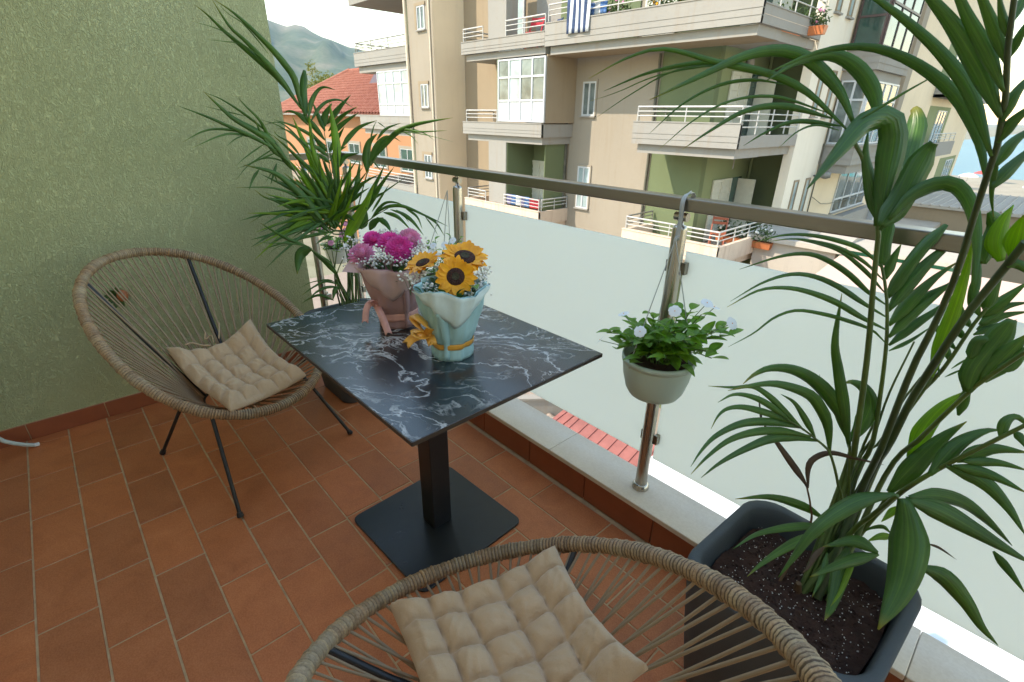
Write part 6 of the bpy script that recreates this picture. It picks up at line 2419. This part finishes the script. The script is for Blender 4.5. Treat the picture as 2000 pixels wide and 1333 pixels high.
pt = aty(655, 195, 36)
tree('yellow-green tree rising behind the red tiled roof', (pt.x, pt.y, GZ), 15.4, 4.2, 'olive_leaf', 3, group='trees of the neighbourhood')
for (x, y, h, r, mt, sd_, lab) in ((9.5, 62, 6.5, 2.6, 'dark_leaf', 5, 'dark green tree by the road behind the right palm'), (1.0, 88, 7.0, 2.8, 'olive_leaf', 6, 'yellow-green tree at the edge of the beach')):
    tree(lab, (x, y, GZ), h, r, mt, sd_, group='trees of the neighbourhood')

# ================================================================== things below the balcony
M['awning_red'] = plain('dusty_red_sheet', (0.34, 0.12, 0.10), 0.7, vary=0.2, vscale=2)
M['white_sheet'] = plain('white_roof_sheet', (0.80, 0.80, 0.80), 0.6, vary=0.05, vscale=1)
M['dark_void'] = plain('dark_interior', (0.03, 0.027, 0.027), 0.9)


def stall(label, c, w, d, h, slope, mat, posts='rail_white', ribs=8, group='stalls below the balcony', rz=0.0):
    o = thing('market_stall', label, 'stall', (c[0], c[1], GZ + .13), rz, group)
    m = MB().hexa([Vector((-w / 2, -d / 2, h)), Vector((w / 2, -d / 2, h)), Vector((w / 2, d / 2, h + slope)), Vector((-w / 2, d / 2, h + slope))],
                  [Vector((-w / 2, -d / 2, h + .06)), Vector((w / 2, -d / 2, h + .06)), Vector((w / 2, d / 2, h + slope + .06)), Vector((-w / 2, d / 2, h + slope + .06))])
    rf = m.build('roof', M[mat], o, True)
    for i in range(ribs):
        x = -w / 2 + (i + .5) * w / ribs
        MB().hexa([Vector((x - .03, -d / 2, h + .061)), Vector((x + .03, -d / 2, h + .061)), Vector((x + .03, d / 2, h + slope + .061)), Vector((x - .03, d / 2, h + slope + .061))],
                  [Vector((x - .02, -d / 2, h + .09)), Vector((x + .02, -d / 2, h + .09)), Vector((x + .02, d / 2, h + slope + .09)), Vector((x - .02, d / 2, h + slope + .09))]).build('roof_rib', M[mat], rf, True)
    for sx in (-1, 1):
        for sy in (-1, 1):
            MB().box(sx * (w / 2 - .1) - .05, sx * (w / 2 - .1) + .05, sy * (d / 2 - .1) - .05, sy * (d / 2 - .1) + .05, 0, h + slope * (sy + 1) / 2).build('post', M[posts], o, True)
    MB().box(-w / 2 + .2, w / 2 - .2, -d / 2 + .3, d / 2 - .3, 0, 1.0).build('counter', M['dark_void'], o, True)
    return o


def gpt(px, py, z):
    p = atz(px, py, z)
    return (p.x, p.y)


stall('dusty red roofed stall seen under the glass, left of the post', gpt(1188, 862, -6.5), 2.6, 1.7, 2.55, .2, 'awning_red', rz=.12)
stall('narrow dull red roof seen under the glass beside the rubble wall', gpt(1150, 836, -6.6), 1.0, 1.9, 2.4, .15, 'awning_red', ribs=4, rz=-.2)
stall('small grey-brown roof next to the pale paving under the glass', gpt(1118, 815, -6.6), 1.1, 1.2, 2.3, .1, 'awning_red', ribs=4, rz=.1)
# big white canopy on a trussed frame
wc = gpt(1400, 965, -5.6)
can = thing('white_canopy', 'white sheet canopy on a steel truss seen below the glass', 'canopy', (wc[0], wc[1], GZ + .13))
MB().box(-1.55, 1.35, -2.0, 2.0, 3.55, 3.62).build('roof', M['white_sheet'], can, True)
for y_ in (-1.95, 0, 1.95):
    MB().tube([(-1.55, y_, 3.2), (3.2, y_, 3.2)], .04, 6).build('truss_chord', M['rail_white'], can, True)
    MB().tube([(-1.55, y_, 3.52), (3.2, y_, 3.52)], .04, 6).build('truss_chord', M['rail_white'], can, True)
    for i in range(9):
        x = -1.5 + i * .5
        MB().tube([(x, y_, 3.2), (x + .25, y_, 3.52), (x + .5, y_, 3.2)], .022, 5).build('truss_web', M['rail_white'], can, True)
for x in (-1.4, 3.0):
    for y_ in (-1.95, 1.95):
        MB().tube([(x, y_, 0), (x, y_, 3.2)], .06, 6).build('post', M['rail_white'], can, True)
wc2 = gpt(1890, 1225, -5.6)
can2 = thing('white_canopy', 'white textured canopy below the glass at the far right', 'canopy', (wc2[0], wc2[1], GZ + .13))
MB().box(-2.2, 4.0, -2.2, 2.2, 3.5, 3.58).build('roof', M['white_sheet'], can2, True)
for x in (-2, 3.8):
    for y_ in (-2.1, 2.1):
        MB().tube([(x, y_, 0), (x, y_, 3.5)], .06, 6).build('post', M['rail_white'], can2, True)
# loose stones and planters on the paving
tr_ = random.Random(9)
for i in range(7):
    px, py = tr_.uniform(1010, 1110), 0
    py = 775 + (px - 1010) * .62 + tr_.uniform(-8, 8)
    g2 = gpt(px, py, GZ + .2)
    s = tr_.uniform(.12, .34)
    m = MB().ball((g2[0], g2[1], GZ + .13 + s * .4), s, 7, 5, .7)
    m.v = [(a + tr_.uniform(-.2, .2) * s, b + tr_.uniform(-.2, .2) * s, c) for a, b, c in m.v]
    o = m.build('loose_stone', M['pavement'])
    tag(o, 'pale stone lying on the paving under the glass', 'stone', 'loose stones on the paving')
lw = gpt(1045, 795, GZ + .5)
o = thing('low_wall', 'short pale wall on the sunlit paving below the table corner', 'wall', (lw[0], lw[1], GZ + .13), .9)
MB().box(-1.1, 1.1, -.12, .12, 0, .75).build('body', M['b_white'], o, True)
MB().box(-1.15, 1.15, -.17, .17, .75, .83).build('coping', M['b_white'], o, True)

# kiosk and shed at the foot of the block
def shed(label, c, w, d, h, mats, name='garden_shed', door='win_dark'):
    o = thing(name, label, 'shed', (c[0], c[1], GZ), 0, 'sheds beside the apartment block')
    MB().box(-w / 2, w / 2, -d / 2, d / 2, 0, h).build('wall', M[mats[0]], o, True)
    MB().hexa([Vector((-w / 2 - .2, -d / 2 - .2, h)), Vector((w / 2 + .2, -d / 2 - .2, h)), Vector((w / 2 + .2, d / 2 + .2, h)), Vector((-w / 2 - .2, d / 2 + .2, h))],
              [Vector((-w / 2 - .2, -d / 2 - .2, h + .15)), Vector((w / 2 + .2, -d / 2 - .2, h + .15)), Vector((w / 2 + .2, d / 2 + .2, h + .5)), Vector((-w / 2 - .2, d / 2 + .2, h + .5))]).build('roof', M[mats[1]], o, True)
    MB().box(-.5, .5, -d / 2 - .03, -d / 2 + .03, 0, 2.0).build('door', M[door], o, True)
    MB().box(w / 2 - .03, w / 2 + .03, -.7, .7, .9, 1.9).build('window', M['win'], o, True)
    return o


M['kiosk_green'] = plain('green_kiosk_paint', (0.02, 0.20, 0.10), 0.5, vary=.15)
M['kiosk_yellow'] = plain('yellow_trim_paint', (0.66, 0.42, 0.08), 0.5)
p = aty(1600, 512, 17.3)
kz = thing('green_kiosk', 'green kiosk with yellow corner trim beside the apartment block', 'kiosk', (p.x + .4, 18.2, GZ))
kh = p.z - GZ + .55
MB().box(-.9, 2.6, -1, 1.6, 0, kh).build('wall', M['kiosk_green'], kz, True)
MB().box(-1.0, -.85, -1.07, -.93, 0, kh + .02).build('corner_trim', M['kiosk_yellow'], kz, True)
MB().box(-1.05, 2.75, -1.15, 1.75, kh, kh + .10).build('roof', M['b_base'], kz, True)
MB().box(.3, 1.9, -1.04, -.96, kh - 1.9, kh - .5).build('window', M['win_dark'], kz, True)
p = aty(1545, 500, 17.0)
shed('grey rendered shed left of the green kiosk', (p.x, 18.0), 2.4, 2.0, p.z - GZ + .35, ('b_base', 'b_base'))
p = aty(1690, 560, 15.0)
shed('shed with a pale pink roof in front of the green kiosk', (p.x + 1.2, 15.6), 4.4, 2.6, p.z - GZ - .2, ('b_cream', 'town_b'))
p = aty(1900, 395, 40)
st_ = thing('beach_canopy', 'grey corrugated roof on the low annex past the block', 'canopy', (p.x + .5, 40, GZ))
MB().box(-3.2, 4.2, -4, 5, p.z - GZ - .1, p.z - GZ + .05).build('roof', M['b_base'], st_, True)
for i in range(18):
    MB().tube([(-3.1 + i * .42, -4, p.z - GZ + .06), (-3.1 + i * .42, 5, p.z - GZ + .06)], .05, 5).build('roof_rib', M['b_base'], st_, True)
MB().box(-3.0, 3.8, -3.8, 4.8, 0, p.z - GZ - .11).build('wall', M['b_tan'], st_, True)

# beach umbrellas
M['u_red'] = plain('red_canvas', (0.62, 0.08, 0.07), 0.7)
M['u_white'] = plain('white_canvas', (0.78, 0.77, 0.74), 0.7)
M['u_yellow'] = plain('yellow_canvas', (0.75, 0.50, 0.05), 0.7)
M['u_teal'] = plain('teal_canvas', (0.04, 0.42, 0.45), 0.7)
um = MB().lathe([(1.5, 0), (1.45, .06), (.8, .42), (.03, .6)], (0, 0, 2.1), 8, smooth=False, cap=False)
ur = random.Random(3)
cnames = {'u_red': 'red', 'u_white': 'white', 'u_yellow': 'yellow', 'u_teal': 'teal'}
um_me = {k: um.mesh('umbrella_canopy', M[k]) for k in cnames}
pole_me = MB().tube([(0, 0, 0), (0, 0, 2.2)], .04, 6).mesh('umbrella_pole', M['rail_white'])
for i in range(22):
    k = ur.choice(list(cnames))
    x, y = ur.uniform(-14, 30), ur.uniform(100, 148)
    o = thing('beach_umbrella', '%s umbrella on the sand between the palm leaves' % cnames[k], 'umbrella', (x, y, GZ), ur.uniform(0, 3), '%s beach umbrellas' % cnames[k])
    inst('canopy', um_me[k], o)
    inst('pole', pole_me, o)

# ================================================================== things on the block's balconies
def towel(label, x, z0, z1, w, y, mats, name='hanging_towel'):
    o = thing(name, label, 'towel', (x, y, z0), 0)
    n = len(mats)
    for i, mt in enumerate(mats):
        rows = []
        for j in range(7):
            z = z0 + (z1 - z0) * j / 6
            rows.append([(x + w * (i + q / 4) / n, y - .01 - .02 * math.sin(9 * (i + q / 4) / n + j * .4), z) for q in range(5)])
        m = MB().grid(rows)
        s = m.build('stripe', M[mt], o)
        so = s.modifiers.new('thickness', 'SOLIDIFY')
        so.thickness = .008
    return o


M['cl_navy'] = plain('navy_cloth', (0.035, 0.06, 0.13), 0.9, vary=.4, vscale=20)
M['cl_white'] = plain('white_cloth', (0.62, 0.64, 0.66), 0.9)
M['cl_red'] = plain('red_cloth', (0.50, 0.035, 0.05), 0.9, vary=.3, vscale=10)
M['cl_blue'] = plain('blue_cloth', (0.07, 0.16, 0.36), 0.9, vary=.4, vscale=12)
M['cl_purple'] = plain('violet_cloth', (0.20, 0.18, 0.32), 0.9, vary=.5, vscale=9)
towel('navy and white striped towel over the top balcony parapet', -13.0, 3.88, 4.86, .95, YF - .05, ('cl_navy', 'cl_white') * 4)
towel('blue and violet washing on the lower balcony rail', -16.1, -2.02, -1.62, 1.35, YF + .16, ('cl_purple', 'cl_blue', 'cl_white', 'cl_purple', 'cl_blue'), 'hanging_laundry')
towel('red cloth hanging on the lower balcony rail', -14.72, -2.02, -1.64, .55, YF + .16, ('cl_red', 'cl_red'), 'hanging_laundry')
towel('pale blue cloth at the end of the lower balcony rail', -12.35, 4.36, 4.72, .75, YF + .22, ('cl_blue', 'cl_white', 'cl_blue'), 'hanging_laundry')


def deck_chair(label, loc, rz, mat, s=1.0):
    o = thing('folding_chair', label, 'chair', loc, rz)
    for sx in (-.2, .2):
        MB().tube([(sx * s, -.25 * s, 0), (sx * s, .22 * s, .9 * s)], .022 * s, 6).build('leg', mat, o, True)
        MB().tube([(sx * .85 * s, .25 * s, 0), (sx * .85 * s, -.22 * s, .46 * s)], .022 * s, 6).build('leg', mat, o, True)
    for k in range(4):
        MB().box(-.21 * s, .21 * s, (-.22 + k * .1) * s, (-.22 + k * .1 + .075) * s, .45 * s, .475 * s).build('seat_slat', mat, o, True)
    for k in range(2):
        MB().box(-.21 * s, .21 * s, (.13 + k * .05) * s, (.15 + k * .05) * s, (.68 + k * .12) * s, (.76 + k * .12) * s).build('back_slat', mat, o, True)
    return o


M['red_wood'] = plain('red_brown_wood', (0.34, 0.09, 0.045), 0.5, vary=.2, vscale=10)
pc = aty(1403, 452, 16.4)
deck_chair('red-brown folding chair on the lower corner balcony', (pc.x, 16.4, -2.62), .4, M['red_wood'], 1.15)
deck_chair('red chair behind the rail of the upper middle balcony', (-15.6, 15.4, 3.66), .3, M['cl_red'], 1.25)
deck_chair('dark chair beside the red one on the upper middle balcony', (-14.7, 15.5, 3.66), -.4, M['cl_navy'], 1.1)


def box_plant(label, c, w, seed, fm, n=26):
    lr = random.Random(seed)
    o = thing('balcony_plant', label, 'potted plant', c, 0, 'potted plants on the balconies opposite')
    MB().hexa([Vector((-w / 2, -.1, 0)), Vector((w / 2, -.1, 0)), Vector((w / 2, .1, 0)), Vector((-w / 2, .1, 0))],
              [Vector((-w / 2 - .03, -.13, .22)), Vector((w / 2 + .03, -.13, .22)), Vector((w / 2 + .03, .13, .22)), Vector((-w / 2 - .03, .13, .22))]).build('trough', M['tile'], o, True)
    m, f = MB(), MB()
    for _ in range(n * 9):
        p = Vector((lr.uniform(-w / 2, w / 2), lr.gauss(0, .10), .25 + abs(lr.gauss(0, .22))))
        d = Vector((lr.gauss(0, 1), lr.gauss(0, 1), lr.gauss(0.3, .8))).normalized()
        s = d.orthogonal().normalized()
        m.add([p - s * .025, p + d * .07 - s * .02, p + d * .13, p + d * .06 + s * .03], [(0, 1, 2, 3)])
    m.build('foliage', M['dark_leaf'], o, True)
    for _ in range(n // 3):
        f.ball((lr.uniform(-w / 2, w / 2), lr.gauss(0, .12), .32 + abs(lr.gauss(0, .2))), .045, 6, 4)
    f.build('blossom', M[fm], o, True)
    return o


box_plant('flower trough with pink blossom at the corner of the top balcony', (XR - .3, 17.6, 3.62), 1.4, 1, 'dahlia_pale', 40)
box_plant('flower trough with orange blossom on the long top balcony', (-9.3, YF + .35, 4.0), 1.5, 2, 'petal_sun', 40)
box_plant('flower trough with pink blossom on the long top balcony', (-11.3, YF + .35, 4.0), 1.0, 3, 'dahlia_pale', 30)
box_plant('green plants along the side of the lower corner balcony', (XR - .35, 16.9, -2.45), 1.8, 4, 'breath', 50)
# air conditioners, dish, lamp
def ac(label, c, rz=0.0):
    o = thing('air_conditioner', label, 'air conditioner', c, rz, 'air conditioner units on the block')
    MB().box(-.42, .42, -.16, .16, 0, .6).build('casing', M['upvc'], o, True)
    g_ = MB()
    for k in range(5):
        r = .06 + .045 * k
        g_.tube([(-.12 + r * math.cos(2 * math.pi * i / 20), -.165, .3 + r * math.sin(2 * math.pi * i / 20)) for i in range(20)], .008, 4, False, True)
    MB().tube([(-.12, -.1605, .3), (-.12, -.1635, .3)], .25, 20).build('fan_opening', M['dark_void'], o, True)
    g_.build('fan_grille', M['rail_dark'], o, True)
    MB().tube([(.28, -.1605, .34), (.28, -.1655, .34)], .085, 16).build('round_mark', M['cl_red'], o, True)
    for sx in (-.3, .3):
        MB().box(sx - .03, sx + .03, -.16, .2, -.05, -.001).build('bracket', M['rail_dark'], o, True)
    return o


pa = aty(1820, 352, 38)
ac('air conditioner with a red round mark on the long flank wall', (XR + .35, 41.5, -2.5), rad(60))
ac('air conditioner under the flank window behind the right palm', (XR + .55, 29.3, -3.0), rad(70))
fl = thing('flood_light', 'grey flood lamp bracket on the pier edge of the block', 'lamp', (XR, 21.0, -.45))
MB().tube([(XR, 21.0, -.45), (XR + .35, 20.9, -.42)], .03, 6).build('arm', M['pipe'], fl)
MB().lathe([(.05, 0), (.17, .05), (.17, .22), (.08, .26)], (XR + .42, 20.9, -.52), 12).build('lamp_head', M['rail_dark'], fl)
# a low roof of the annex along the flank
an = thing('flank_annex', 'low flat roofed annex along the flank of the block', 'annex', (-5.4, 30, GZ))
MB().box(XR + .01, -4.6, 23.5, 37.5, GZ, -3.9).build('wall', M['b_cream'], an)
MB().box(XR + .01, -4.35, 23.2, 37.8, -3.9, -3.65).build('roof', M['b_base'], an)
for y_ in (24.5, 28.0, 31.5, 35.0):
    m = MB()
    side(-4.6).box(m, y_, y_ + 1.6, -6.4, -4.9, .0, .04)
    m.build('window', M['win'], an)

# ================================================================== summer haze between here and the mountain
t = NT('haze_air')
t.n.remove(t.b)
pv_ = t.new('ShaderNodeVolumePrincipled')
pv_.inputs['Color'].default_value = (0.5, 0.75, 1.0, 1)
pv_.inputs['Density'].default_value = 0.00009
pv_.inputs['Anisotropy'].default_value = 0.0
t.link(pv_.outputs[0], t.out.inputs['Volume'])
hz = MB().box(-5200, 5200, -3200, 6200, GZ - 1.2, 345).build('haze', t.m)
tag(hz, 'thin summer haze', None, None, 'stuff')
